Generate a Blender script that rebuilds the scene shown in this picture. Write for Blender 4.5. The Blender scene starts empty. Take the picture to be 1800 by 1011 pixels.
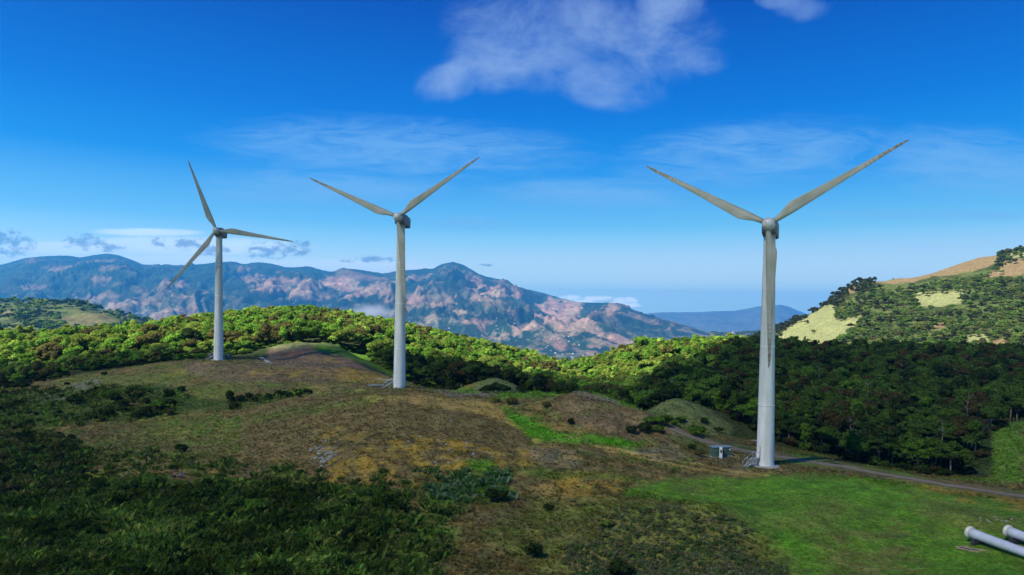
import bpy, math, random
import numpy as np
from mathutils import Matrix, Vector

random.seed(7)
rng = np.random.default_rng(11)
S = bpy.context.scene
COL = S.collection
R_ = math.radians

# ------------------------------------------------------------------ camera
F = 1250.0                      # focal length in photo pixels (photo is 1800 x 1011)
CX, CY, SHIFT = 900.0, 505.5, 65.0
CAMZ = 30.0
ROT = (Matrix.Rotation(R_(90 - 1.04), 3, 'X') @ Matrix.Rotation(R_(0.75), 3, 'Z'))
RN = np.array(ROT)
cam_d = bpy.data.cameras.new('camera')
cam = bpy.data.objects.new('camera', cam_d)
COL.objects.link(cam)
cam.matrix_world = Matrix.Translation((0, 0, CAMZ)) @ ROT.to_4x4()
cam_d.sensor_width = 36
cam_d.lens = 36 * F / 1800
cam_d.shift_y = SHIFT / 1800
cam_d.clip_start = 0.5
cam_d.clip_end = 120000
S.camera = cam

# ------------------------------------------------------------------ light and exposure
SUN_EL, SUN_AZ = R_(47), R_(229)          # azimuth measured clockwise from +Y
TOSUN = np.array([math.sin(SUN_AZ) * math.cos(SUN_EL), math.cos(SUN_AZ) * math.cos(SUN_EL), math.sin(SUN_EL)])
sl = bpy.data.lights.new('sun', 'SUN')
sl.energy = 5.0
sl.angle = R_(0.5)
sl.color = (1.0, 0.94, 0.84)
so = bpy.data.objects.new('sun', sl)
COL.objects.link(so)
so.rotation_euler = Vector(-TOSUN).to_track_quat('-Z', 'Y').to_euler()
S.view_settings.view_transform = 'Standard'
S.view_settings.look = 'None'
S.view_settings.gamma = 1
S.view_settings.exposure = 1.15
HAZE_DENSITY = 6.2e-5
HAZE_COLOR = (0.06, 0.42, 0.93)
S.cycles.volume_bounces = 1

def sky_world():
    w = bpy.data.worlds.new('World')
    S.world = w
    w.use_nodes = True
    nt = w.node_tree
    nt.nodes.clear()
    N, L = nt.nodes.new, nt.links.new

    def val(x):
        return x

    def m(op, a, b=None, c=None, clamp=False):
        n = N('ShaderNodeMath'); n.operation = op; n.use_clamp = clamp
        for i, v in enumerate((a, b, c)):
            if v is None: continue
            if hasattr(v, 'is_linked'): L(v, n.inputs[i])
            else: n.inputs[i].default_value = v
        return n.outputs[0]

    sky = N('ShaderNodeTexSky')
    sky.sky_type = 'NISHITA'
    sky.sun_disc = False
    sky.sun_elevation = SUN_EL
    sky.sun_rotation = SUN_AZ
    sky.altitude = 1800
    sky.air_density = 1.0
    sky.dust_density = 0.35
    sky.ozone_density = 3.0
    hs = N('ShaderNodeHueSaturation')
    hs.inputs['Hue'].default_value = 0.494
    hs.inputs['Saturation'].default_value = 1.2
    hs.inputs['Value'].default_value = 1.0
    L(sky.outputs[0], hs.inputs['Color'])
    a_ = N('ShaderNodeVectorMath'); a_.operation = 'SCALE'; L(hs.outputs[0], a_.inputs[0]); a_.inputs[3].default_value = 0.25
    g_ = N('ShaderNodeGamma'); L(a_.outputs[0], g_.inputs[0]); g_.inputs[1].default_value = 1.5
    b_ = N('ShaderNodeVectorMath'); b_.operation = 'SCALE'; L(g_.outputs[0], b_.inputs[0]); b_.inputs[3].default_value = 4.2
    sc_ = N('ShaderNodeSeparateColor'); L(b_.outputs[0], sc_.inputs[0]); cc_ = N('ShaderNodeCombineColor')
    for i_, (a0, b0, p0) in enumerate(((.95, .50, 2.5), (1.06, .93, 1.41), (1.03, 1.34, .72))):      # contrast of the sky's own colours
        L(m('MULTIPLY', m('POWER', m('MINIMUM', m('DIVIDE', sc_.outputs[i_], 6.45 * b0), 1.0), p0), 6.45 * a0), cc_.inputs[i_])
    skycol = cc_.outputs[0]

    tc = N('ShaderNodeTexCoord')
    sp = N('ShaderNodeSeparateXYZ')
    L(tc.outputs['Generated'], sp.inputs[0])
    X, Y, Z = sp.outputs
    # depth of the blue by elevation, blended with the physical sky
    rp = N('ShaderNodeValToRGB'); cr = rp.color_ramp
    stops = [(0.0, (1.10, 1.50, 1.25)), (0.03, (1.15, 1.50, 1.22)), (0.054, (.86, 1.13, 1.10)), (0.086, (.48, .83, 1.05)), (0.118, (.20, .60, .96)), (0.195, (.01, .29, .84)), (0.268, (.0, .17, .71)), (0.389, (.0, .065, .46)), (1.0, (.0, .05, .36))]
    while len(cr.elements) < len(stops): cr.elements.new(0.5)
    for e_, (p_, c_) in zip(cr.elements, stops): e_.position = p_
    for e_, (p_, c_) in zip(cr.elements, stops): e_.color = tuple(v / 2 for v in c_) + (1,)
    cr.interpolation = 'B_SPLINE' if False else 'LINEAR'
    L(Z, rp.inputs[0])
    rs_ = N('ShaderNodeVectorMath'); rs_.operation = 'SCALE'; L(rp.outputs[0], rs_.inputs[0]); rs_.inputs[3].default_value = 2 * 6.45
    mx0 = N('ShaderNodeMix'); mx0.data_type = 'RGBA'; mx0.inputs[0].default_value = 0.88; L(skycol, mx0.inputs[6]); L(rs_.outputs[0], mx0.inputs[7])
    skycol = mx0.outputs[2]
    Ys = m('MAXIMUM', Y, 0.05)
    U = m('DIVIDE', X, Ys)
    V = m('DIVIDE', Z, Ys)
    front = m('MULTIPLY', m('SUBTRACT', Y, 0.05), 8.0, clamp=True)

    def uv(px, py):
        d = RN @ np.array([(px - CX) / F, -(py - CY - SHIFT) / F, -1.0])
        return d[0] / d[1], d[2] / d[1]

    def noise(su, sv, scale, detail=8, rough=0.6, off=0.0, dist=0.0):
        cb = N('ShaderNodeCombineXYZ')
        L(m('MULTIPLY', U, su), cb.inputs[0]); L(m('MULTIPLY', V, sv), cb.inputs[1])
        cb.inputs[2].default_value = off
        n = N('ShaderNodeTexNoise')
        n.inputs['Scale'].default_value = scale
        n.inputs['Detail'].default_value = detail
        n.inputs['Roughness'].default_value = rough
        n.inputs['Distortion'].default_value = dist
        L(cb.outputs[0], n.inputs['Vector'])
        return n.outputs['Fac']

    def blob(px, py, rx, ry, ang=0.0):
        u0, v0 = uv(px, py)
        du, dv = m('SUBTRACT', U, u0), m('SUBTRACT', V, v0)
        c, s = math.cos(ang), math.sin(ang)
        a = m('ADD', m('MULTIPLY', du, c * F / rx), m('MULTIPLY', dv, s * F / rx))
        b = m('ADD', m('MULTIPLY', du, -s * F / ry), m('MULTIPLY', dv, c * F / ry))
        q = m('ADD', m('MULTIPLY', a, a), m('MULTIPLY', b, b))
        return m('SUBTRACT', 1.0, q, clamp=True)          # 1 in the middle, 0 at the rim

    def union(bl):
        o = bl[0]
        for b in bl[1:]:
            o = m('MAXIMUM', o, b)
        return o

    def over(base, fac, col):
        mx = N('ShaderNodeMix'); mx.data_type = 'RGBA'
        L(m('MULTIPLY', fac, front), mx.inputs[0])
        L(base, mx.inputs[6])
        if hasattr(col, 'is_linked'): L(col, mx.inputs[7])
        else: mx.inputs[7].default_value = (*col, 1)
        return mx.outputs[2]

    def smooth(x, lo, hi):
        mr = N('ShaderNodeMapRange'); mr.interpolation_type = 'SMOOTHSTEP'
        L(x, mr.inputs[0]); mr.inputs[1].default_value = lo; mr.inputs[2].default_value = hi
        return mr.outputs[0]

    K = 6.45      # sky radiance scale (background strength is 0.1)
    # high cirrus veils
    veil = union([blob(700, 262, 480, 80, -0.03), blob(1330, 270, 360, 85, 0.10), blob(1700, 285, 300, 90, -0.05),
                  blob(1650, 378, 330, 16, 0.0), blob(820, 392, 130, 22, -0.02), blob(560, 330, 330, 50, 0.0), blob(1050, 340, 300, 40, 0.0)])
    f = m('MULTIPLY', smooth(m('MULTIPLY', veil, m('ADD', noise(1, 5.0, 11.0, 12, 0.7, 3.1, 0.7), 0.0)), 0.16, 0.62), 0.6)
    col = over(skycol, f, (0.25 * K, 0.53 * K, 0.90 * K))
    # low bright streaks above the left range
    low = union([blob(260, 408, 120, 9), blob(120, 436, 150, 14), blob(330, 432, 260, 20), blob(300, 462, 300, 16), blob(560, 470, 300, 18)])
    f = m('MULTIPLY', smooth(m('MULTIPLY', low, noise(1, 5, 12, 9, 0.66, 1.0, 0.4)), 0.05, 0.42), 0.8)
    col = over(col, f, (0.95 * K, 1.12 * K, 1.2 * K))
    # small grey cumulus scraps
    scr = union([blob(15, 428, 66, 32), blob(150, 425, 58, 20), blob(198, 436, 30, 13), blob(330, 430, 52, 18), blob(372, 440, 44, 14),
                 blob(475, 440, 60, 22), blob(525, 436, 40, 20), blob(655, 456, 50, 10), blob(610, 459, 28, 4), blob(855, 466, 18, 3), blob(280, 426, 24, 10)])
    f = m('MULTIPLY', smooth(m('ADD', scr, m('MULTIPLY', m('SUBTRACT', noise(1, 1.7, 62, 9, 0.66, 7.0, 0.3), 0.5), 5.0)), 0.25, 1.35), 0.72)
    f = m('MULTIPLY', f, smooth(scr, 0.0, 0.6))
    col = over(col, f, (0.15 * K, 0.28 * K, 0.54 * K))
    # distant white cumulus bank
    cu = union([blob(1003, 523, 24, 7), blob(1050, 525, 32, 7), blob(1100, 528, 30, 8), blob(1020, 532, 60, 8), blob(1090, 536, 60, 7)])
    f = m('MULTIPLY', smooth(m('ADD', cu, m('MULTIPLY', m('SUBTRACT', noise(1, 1.4, 45, 6, 0.6, 2.0), 0.5), 2.2)), 0.25, 1.0), 0.75)
    f = m('MULTIPLY', f, smooth(cu, 0.0, 0.25))
    col = over(col, f, (2.7 * K, 2.6 * K, 2.3 * K))
    # the big ragged cloud high up, and the scrap beside it
    big = union([blob(960, 60, 215, 118, -0.05), blob(880, 120, 130, 52, 0.1), blob(800, 140, 90, 42, 0.3), blob(1160, 75, 130, 85, 0.1),
                 blob(1060, 140, 130, 60, -0.2), blob(1215, 100, 75, 45), blob(1180, 20, 80, 55)])
    nb = noise(1, 1.15, 8.5, 12, 0.66, 5.2, 0.35)
    f = smooth(m('ADD', big, m('MULTIPLY', m('SUBTRACT', nb, 0.5), 3.8)), -0.10, 1.9)
    f = m('MULTIPLY', m('MULTIPLY', f, smooth(big, 0.0, 0.6)), 0.74)
    col = over(col, f, (0.33 * K, 0.49 * K, 0.80 * K))
    b2 = union([blob(1415, 12, 62, 36), blob(1380, 0, 60, 22)])
    f = smooth(m('ADD', b2, m('MULTIPLY', m('SUBTRACT', nb, 0.5), 2.2)), 0.2, 1.2)
    f = m('MULTIPLY', m('MULTIPLY', f, smooth(b2, 0.0, 0.3)), 0.6)
    col = over(col, f, (0.22 * K, 0.36 * K, 0.70 * K))

    bg = N('ShaderNodeBackground')
    L(col, bg.inputs[0])
    bg.inputs[1].default_value = 0.07
    out = N('ShaderNodeOutputWorld')
    L(bg.outputs[0], out.inputs[0])

sky_world()

# ------------------------------------------------------------------ projection helpers
def unproject(px, py, D):
    px, py, D = np.broadcast_arrays(np.asarray(px, float), np.asarray(py, float), np.asarray(D, float))
    loc = np.stack([(px - CX) / F, -(py - CY - SHIFT) / F, -np.ones_like(px)], -1) * D[..., None]
    return loc @ RN.T + np.array([0, 0, CAMZ])

def project(P):
    q = (np.asarray(P) - np.array([0, 0, CAMZ])) @ RN
    D = -q[..., 2]
    return CX + F * q[..., 0] / D, CY + SHIFT - F * q[..., 1] / D, D

# ------------------------------------------------------------------ noise in numpy
_perm = rng.permutation(4096)
_ga = rng.random(4096) * 2 * np.pi
_gx, _gy = np.cos(_ga), np.sin(_ga)

def perlin(x, y):
    xi, yi = np.floor(x).astype(np.int64), np.floor(y).astype(np.int64)
    xf, yf = x - xi, y - yi
    u, v = xf * xf * xf * (xf * (xf * 6 - 15) + 10), yf * yf * yf * (yf * (yf * 6 - 15) + 10)
    def g(ix, iy, dx, dy):
        h = _perm[(_perm[ix & 4095] + iy) & 4095]
        return _gx[h] * dx + _gy[h] * dy
    a, b = g(xi, yi, xf, yf), g(xi + 1, yi, xf - 1, yf)
    c, d = g(xi, yi + 1, xf, yf - 1), g(xi + 1, yi + 1, xf - 1, yf - 1)
    return (a + u * (b - a)) * (1 - v) + (c + u * (d - c)) * v

def fbm(x, y, o=5, ridged=False, gain=0.5):
    s, a, t = 0, 1.0, 0
    for i in range(o):
        n = perlin(x * 2 ** i + 17.3 * i, y * 2 ** i - 9.1 * i)
        s = s + a * ((1 - 2 * np.abs(n) * 1.6) if ridged else n * 1.6)
        t += a
        a *= gain
    return s / t

# ------------------------------------------------------------------ object helpers
def link(o, parent=None):
    COL.objects.link(o)
    if parent is not None:
        o.parent = parent
    return o

def tag(o, label=None, cat=None, group=None, kind=None):
    if label: o['label'] = label
    if cat: o['category'] = cat
    if group: o['group'] = group
    if kind: o['kind'] = kind
    return o

def empty(name, loc, rz=0.0, label=None, cat=None, group=None):
    o = bpy.data.objects.new(name, None)
    o.location = loc
    o.rotation_euler = (0, 0, rz)
    o.empty_display_size = 0.2
    link(o)
    return tag(o, label, cat, group)

def np_mesh(name, V, loops, sizes, cols=None, smooth=False, mats=(), matidx=None):
    me = bpy.data.meshes.new(name)
    V = np.ascontiguousarray(V, np.float32)
    loops = np.ascontiguousarray(loops, np.int32)
    sizes = np.asarray(sizes, np.int32)
    me.vertices.add(len(V)); me.vertices.foreach_set('co', V.ravel())
    me.loops.add(len(loops)); me.loops.foreach_set('vertex_index', loops)
    me.polygons.add(len(sizes))
    me.polygons.foreach_set('loop_start', np.concatenate([[0], np.cumsum(sizes)[:-1]]).astype(np.int32))
    me.polygons.foreach_set('loop_total', sizes)
    if smooth:
        me.polygons.foreach_set('use_smooth', np.ones(len(sizes), bool))
    if matidx is not None:
        me.polygons.foreach_set('material_index', np.asarray(matidx, np.int32))
    me.update(calc_edges=True)
    if cols is not None:
        a = me.color_attributes.new('Col', 'FLOAT_COLOR', 'POINT')
        c = np.ones((len(V), 4), np.float32); c[:, :3] = cols
        a.data.foreach_set('color', c.ravel())
    for mm in mats:
        me.materials.append(mm)
    return me

class MB:
    """collects shapes that become one mesh"""
    def __init__(s):
        s.v, s.f, s.m, s.sm = [], [], [], []
    def add(s, v, f, mat=0, smooth=False):
        b = len(s.v)
        s.v += [tuple(p) for p in v]
        s.f += [tuple(b + i for i in q) for q in f]
        s.m += [mat] * len(f); s.sm += [smooth] * len(f)
        return s
    def box(s, c, size, rot=None, mat=0, bev=0.0):
        hx, hy, hz = [a / 2 for a in size]
        if bev <= 0:
            v = [Vector((x, y, z)) for x in (-hx, hx) for y in (-hy, hy) for z in (-hz, hz)]
            f = [(0, 1, 3, 2), (4, 6, 7, 5), (0, 4, 5, 1), (2, 3, 7, 6), (0, 2, 6, 4), (1, 5, 7, 3)]
        else:
            import bmesh
            bm = bmesh.new()
            bmesh.ops.create_cube(bm, size=1)
            for q in bm.verts: q.co = Vector((q.co.x * 2 * hx, q.co.y * 2 * hy, q.co.z * 2 * hz))
            bmesh.ops.bevel(bm, geom=bm.edges[:], offset=bev, segments=2, affect='EDGES', profile=0.5)
            bm.verts.index_update()
            v = [q.co.copy() for q in bm.verts]; f = [[q.index for q in ff.verts] for ff in bm.faces]
            bm.free()
        if rot is not None: v = [rot @ p for p in v]
        c = Vector(c)
        return s.add([p + c for p in v], f, mat)
    def rings(s, rings, mat=0, smooth=True, cap=True):
        n = len(rings[0]); v = [p for r in rings for p in r]; f = []
        for i in range(len(rings) - 1):
            for j in range(n):
                k = (j + 1) % n
                f.append((i * n + j, i * n + k, (i + 1) * n + k, (i + 1) * n + j))
        s.add(v, f, mat, smooth)
        if cap:
            b = len(s.v) - len(v)
            s.f += [tuple(b + j for j in reversed(range(n))), tuple(b + (len(rings) - 1) * n + j for j in range(n))]
            s.m += [mat, mat]; s.sm += [False, False]
        return s
    def tube(s, a, b, r0, r1=None, n=8, mat=0, cap=True):
        a, b = Vector(a), Vector(b); r1 = r0 if r1 is None else r1
        d = (b - a).normalized(); u = d.orthogonal().normalized(); w = d.cross(u)
        rg = lambda c, r: [c + (u * math.cos(2 * math.pi * j / n) + w * math.sin(2 * math.pi * j / n)) * r for j in range(n)]
        return s.rings([rg(a, r0), rg(b, r1)], mat, True, cap)
    def lathe(s, prof, n=32, mat=0, cap=True):
        return s.rings([[(r * math.cos(2 * math.pi * j / n), r * math.sin(2 * math.pi * j / n), z) for j in range(n)] for r, z in prof], mat, True, cap)
    def mesh(s, name, mats):
        me = bpy.data.meshes.new(name)
        me.from_pydata([tuple(p) for p in s.v], [], s.f)
        me.polygons.foreach_set('use_smooth', s.sm)
        me.polygons.foreach_set('material_index', s.m)
        for mm in (mats if isinstance(mats, (list, tuple)) else [mats]): me.materials.append(mm)
        me.update()
        return me
    def build(s, name, mats, parent=None, xf=None):
        if xf is not None: s.v = [tuple(xf @ Vector(p)) for p in s.v]
        return link(bpy.data.objects.new(name, s.mesh(name, mats)), parent)

# ------------------------------------------------------------------ materials
def mat_new(name):
    m = bpy.data.materials.new(name); m.use_nodes = True
    nt = m.node_tree; bsdf = nt.nodes['Principled BSDF']
    return m, nt, bsdf

def simple_mat(name, col, rough=0.6, metal=0.0, var=0.15, scale=3.0, dirt=None, streak=(1, 1, 1), bump=0.0):
    m, nt, b = mat_new(name)
    N, L = nt.nodes.new, nt.links.new
    tc = N('ShaderNodeTexCoord'); mp = N('ShaderNodeMapping'); mp.inputs['Scale'].default_value = streak
    L(tc.outputs['Object'], mp.inputs[0])
    n = N('ShaderNodeTexNoise'); n.inputs['Scale'].default_value = scale; n.inputs['Detail'].default_value = 7; n.inputs['Roughness'].default_value = 0.65
    L(mp.outputs[0], n.inputs['Vector'])
    r = N('ShaderNodeValToRGB')
    r.color_ramp.elements[0].position = 0.3; r.color_ramp.elements[1].position = 0.7
    d = dirt or tuple(c * (1 - var * 2) for c in col)
    r.color_ramp.elements[0].color = (*d, 1); r.color_ramp.elements[1].color = (*tuple(min(1, c * (1 + var)) for c in col), 1)
    L(n.outputs['Fac'], r.inputs[0]); L(r.outputs[0], b.inputs['Base Color'])
    b.inputs['Roughness'].default_value = rough; b.inputs['Metallic'].default_value = metal
    if bump:
        bp = N('ShaderNodeBump'); bp.inputs['Strength'].default_value = bump; L(n.outputs['Fac'], bp.inputs['Height']); L(bp.outputs[0], b.inputs['Normal'])
    return m

def ground_mat(name, scales=(0.35, 1.6, 7.0), amt=0.55, bump=0.6, bump_dist=0.3, rough=0.95):
    """albedo from the 'Col' attribute, broken up by several scales of world-space noise"""
    m, nt, b = mat_new(name)
    N, L = nt.nodes.new, nt.links.new
    at = N('ShaderNodeAttribute'); at.attribute_name = 'Col'
    geo = N('ShaderNodeNewGeometry')
    col = at.outputs['Color']
    hs = None
    for i, sc in enumerate(scales):
        n = N('ShaderNodeTexNoise'); n.inputs['Scale'].default_value = sc; n.inputs['Detail'].default_value = 8; n.inputs['Roughness'].default_value = 0.7
        L(geo.outputs['Position'], n.inputs['Vector'])
        mr = N('ShaderNodeMapRange'); L(n.outputs['Fac'], mr.inputs[0])
        mr.inputs[1].default_value = 0.3; mr.inputs[2].default_value = 0.7; mr.inputs[3].default_value = 1 - amt; mr.inputs[4].default_value = 1 + amt * 0.9
        mx = N('ShaderNodeVectorMath'); mx.operation = 'SCALE'; L(col, mx.inputs[0]); L(mr.outputs[0], mx.inputs[3]); col = mx.outputs[0]
        hs = n if hs is None else hs
        last = n
    # hue drift between greener and browner growth
    n = N('ShaderNodeTexNoise'); n.inputs['Scale'].default_value = scales[1] * 0.6; n.inputs['Detail'].default_value = 9; n.inputs['Roughness'].default_value = 0.72
    L(geo.outputs['Position'], n.inputs['Vector'])
    mr = N('ShaderNodeMapRange'); L(n.outputs['Fac'], mr.inputs[0]); mr.inputs[1].default_value = 0.35; mr.inputs[2].default_value = 0.65
    mrr = N('ShaderNodeMix'); mrr.data_type = 'RGBA'; L(mr.outputs[0], mrr.inputs[0])
    mrr.inputs[6].default_value = (1.16, 0.95, 0.95, 1); mrr.inputs[7].default_value = (0.82, 1.08, 0.85, 1)
    mm = N('ShaderNodeVectorMath'); mm.operation = 'MULTIPLY'; L(col, mm.inputs[0]); L(mrr.outputs[2], mm.inputs[1])
    L(mm.outputs[0], b.inputs['Base Color'])
    b.inputs['Roughness'].default_value = rough
    b.inputs['Specular IOR Level'].default_value = 0.15
    bp = N('ShaderNodeBump'); bp.inputs['Strength'].default_value = bump; bp.inputs['Distance'].default_value = bump_dist
    L(last.outputs['Fac'], bp.inputs['Height']); L(bp.outputs[0], b.inputs['Normal'])
    return m

def leaf_mat(name, attr=True, trans=0.42):
    m = bpy.data.materials.new(name); m.use_nodes = True
    nt = m.node_tree; nt.nodes.clear()
    N, L = nt.nodes.new, nt.links.new
    if attr:
        a = N('ShaderNodeAttribute'); a.attribute_name = 'Col'; c = a.outputs['Color']
    else:
        a = N('ShaderNodeObjectInfo')
        a2 = N('ShaderNodeAttribute'); a2.attribute_name = 'Col'
        v = N('ShaderNodeVectorMath'); v.operation = 'MULTIPLY'; L(a.outputs['Color'], v.inputs[0]); L(a2.outputs['Color'], v.inputs[1]); c = v.outputs[0]
    geo = N('ShaderNodeNewGeometry')
    n = N('ShaderNodeTexNoise'); n.inputs['Scale'].default_value = 0.9; n.inputs['Detail'].default_value = 5
    L(geo.outputs['Position'], n.inputs['Vector'])
    mr = N('ShaderNodeMapRange'); L(n.outputs['Fac'], mr.inputs[0]); mr.inputs[1].default_value = .3; mr.inputs[2].default_value = .7
    mr.inputs[3].default_value = 0.65; mr.inputs[4].default_value = 1.35
    s = N('ShaderNodeVectorMath'); s.operation = 'SCALE'; L(c, s.inputs[0]); L(mr.outputs[0], s.inputs[3])
    d = N('ShaderNodeBsdfDiffuse'); L(s.outputs[0], d.inputs[0])
    t = N('ShaderNodeBsdfTranslucent')
    ty = N('ShaderNodeVectorMath'); ty.operation = 'MULTIPLY'; L(s.outputs[0], ty.inputs[0]); ty.inputs[1].default_value = (1.15, 1.1, 0.6)
    L(ty.outputs[0], t.inputs[0])
    mx = N('ShaderNodeMixShader'); mx.inputs[0].default_value = trans
    L(d.outputs[0], mx.inputs[1]); L(t.outputs[0], mx.inputs[2])
    o = N('ShaderNodeOutputMaterial'); L(mx.outputs[0], o.inputs[0])
    return m

M = {}
M['ground'] = ground_mat('ground_growth')
M['far'] = ground_mat('far_slopes', scales=(0.0015, 0.006, 0.022), amt=0.4, bump=1.0, bump_dist=30)
M['leaf'] = leaf_mat('leaves_mixed', True)
M['leaf_obj'] = leaf_mat('leaves_tree', False)
M['bark'] = simple_mat('bark', (0.16, 0.13, 0.10), 0.9, var=0.3, scale=2)
def blotch_mat(name, base, dirt, streaks, rough=0.45, coord='Object', tip=False, grime_top=False):
    """painted shell with long grime streaks; the outer blade carries dark bands"""
    m, nt, b = mat_new(name)
    N, L = nt.nodes.new, nt.links.new
    tc = N('ShaderNodeTexCoord')
    mp = N('ShaderNodeMapping'); mp.inputs['Scale'].default_value = streaks; L(tc.outputs[coord], mp.inputs[0])
    n = N('ShaderNodeTexNoise'); n.inputs['Scale'].default_value = 1.0; n.inputs['Detail'].default_value = 8; n.inputs['Roughness'].default_value = 0.68
    L(mp.outputs[0], n.inputs['Vector'])
    n2 = N('ShaderNodeTexNoise'); n2.inputs['Scale'].default_value = 0.35; n2.inputs['Detail'].default_value = 6
    L(tc.outputs[coord], n2.inputs['Vector'])
    ml = N('ShaderNodeMath'); ml.operation = 'MULTIPLY_ADD'; L(n.outputs['Fac'], ml.inputs[0]); ml.inputs[1].default_value = 0.65
    m2 = N('ShaderNodeMath'); m2.operation = 'MULTIPLY'; L(n2.outputs['Fac'], m2.inputs[0]); m2.inputs[1].default_value = 0.35; L(m2.outputs[0], ml.inputs[2])
    r = N('ShaderNodeValToRGB'); r.color_ramp.elements[0].position = 0.38; r.color_ramp.elements[1].position = 0.6
    r.color_ramp.elements[0].color = (*dirt, 1); r.color_ramp.elements[1].color = (*base, 1)
    L(ml.outputs[0], r.inputs[0])
    col = r.outputs[0]
    if tip:
        sp = N('ShaderNodeSeparateXYZ'); L(tc.outputs[coord], sp.inputs[0])
        g = N('ShaderNodeMapRange'); L(sp.outputs[0], g.inputs[0]); g.inputs[1].default_value = 10; g.inputs[2].default_value = 23.5; g.inputs[3].default_value = 0.0; g.inputs[4].default_value = 0.42
        n3 = N('ShaderNodeTexNoise'); n3.inputs['Scale'].default_value = 1.6; n3.inputs['Detail'].default_value = 4
        mp3 = N('ShaderNodeMapping'); mp3.inputs['Scale'].default_value = (1, 0.2, 0.2); L(tc.outputs[coord], mp3.inputs[0]); L(mp3.outputs[0], n3.inputs['Vector'])
        ad = N('ShaderNodeMath'); ad.operation = 'ADD'; L(n3.outputs['Fac'], ad.inputs[0]); L(g.outputs[0], ad.inputs[1])
        st = N('ShaderNodeMapRange'); L(ad.outputs[0], st.inputs[0]); st.inputs[1].default_value = 0.74; st.inputs[2].default_value = 0.92; st.inputs[3].default_value = 0; st.inputs[4].default_value = 0.7
        mx = N('ShaderNodeMix'); mx.data_type = 'RGBA'; L(st.outputs[0], mx.inputs[0]); L(col, mx.inputs[6]); mx.inputs[7].default_value = (0.035, 0.03, 0.028, 1)
        col = mx.outputs[2]
    if grime_top:
        sp = N('ShaderNodeSeparateXYZ'); L(tc.outputs[coord], sp.inputs[0])
        g = N('ShaderNodeMapRange'); L(sp.outputs[2], g.inputs[0]); g.inputs[1].default_value = 2; g.inputs[2].default_value = 30; g.inputs[3].default_value = 0.0; g.inputs[4].default_value = 0.75
        ad = N('ShaderNodeMath'); ad.operation = 'MULTIPLY'; ad.use_clamp = True; L(g.outputs[0], ad.inputs[0]); n4 = N('ShaderNodeMapRange'); L(n.outputs['Fac'], n4.inputs[0]); n4.inputs[1].default_value = .62; n4.inputs[2].default_value = .4; L(n4.outputs[0], ad.inputs[1])
        a5 = N('ShaderNodeMath'); a5.operation = 'MULTIPLY_ADD'; a5.use_clamp = True; L(g.outputs[0], a5.inputs[0]); a5.inputs[1].default_value = .55; L(ad.outputs[0], a5.inputs[2])
        mx = N('ShaderNodeMix'); mx.data_type = 'RGBA'; L(a5.outputs[0], mx.inputs[0]); L(col, mx.inputs[6]); mx.inputs[7].default_value = (.36, .355, .29, 1); col = mx.outputs[2]
    L(col, b.inputs['Base Color']); b.inputs['Roughness'].default_value = rough
    return m
M['tower'] = blotch_mat('tower_paint', (0.68, 0.675, 0.655), (0.50, 0.51, 0.46), (1.3, 1.3, 0.10), 0.42, grime_top=True)
M['blade'] = blotch_mat('blade_paint', (0.25, 0.245, 0.20), (0.135, 0.145, 0.09), (0.09, 1.8, 1.8), 0.5, tip=True)
M['hub'] = blotch_mat('hub_paint', (0.46, 0.45, 0.43), (0.28, 0.25, 0.22), (0.8, 0.8, 0.8), 0.4)
M['nacelle'] = blotch_mat('nacelle_paint', (0.16, 0.15, 0.15), (0.07, 0.04, 0.035), (0.7, 0.7, 0.7), 0.5)
M['concrete'] = simple_mat('concrete', (0.30, 0.29, 0.255), 0.9, var=0.2, scale=2)
M['steel'] = simple_mat('galvanised_steel', (0.5, 0.52, 0.54), 0.4, 0.6, var=0.15)
M['cab_green'] = simple_mat('cabinet_green', (0.065, 0.12, 0.085), 0.5, var=0.2)
M['cab_roof'] = simple_mat('cabinet_roof', (0.17, 0.23, 0.235), 0.4, var=0.1)
M['white'] = simple_mat('white_paint', (0.75, 0.76, 0.74), 0.5, var=0.08)
M['dark'] = simple_mat('dark_metal', (0.04, 0.04, 0.045), 0.5)
M['wood'] = simple_mat('weathered_timber', (0.33, 0.25, 0.16), 0.9, var=0.3, scale=4)
M['post'] = simple_mat('fence_post', (0.24, 0.22, 0.19), 0.9, var=0.2)
M['rock'] = simple_mat('pale_rock', (0.27, 0.265, 0.22), 0.9, var=0.35, scale=2.2, bump=0.5)
M['roofs'] = simple_mat('house_roof', (0.33, 0.20, 0.15), 0.8)
M['render'] = simple_mat('house_render', (0.50, 0.48, 0.44), 0.8)
M['pipe'] = simple_mat('pipe_paint', (0.50, 0.535, 0.57), 0.28, 0.1, var=0.08, scale=1.2)
M['pipe_rim'] = simple_mat('pipe_rim', (0.55, 0.54, 0.44), 0.5, var=0.1)

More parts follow.
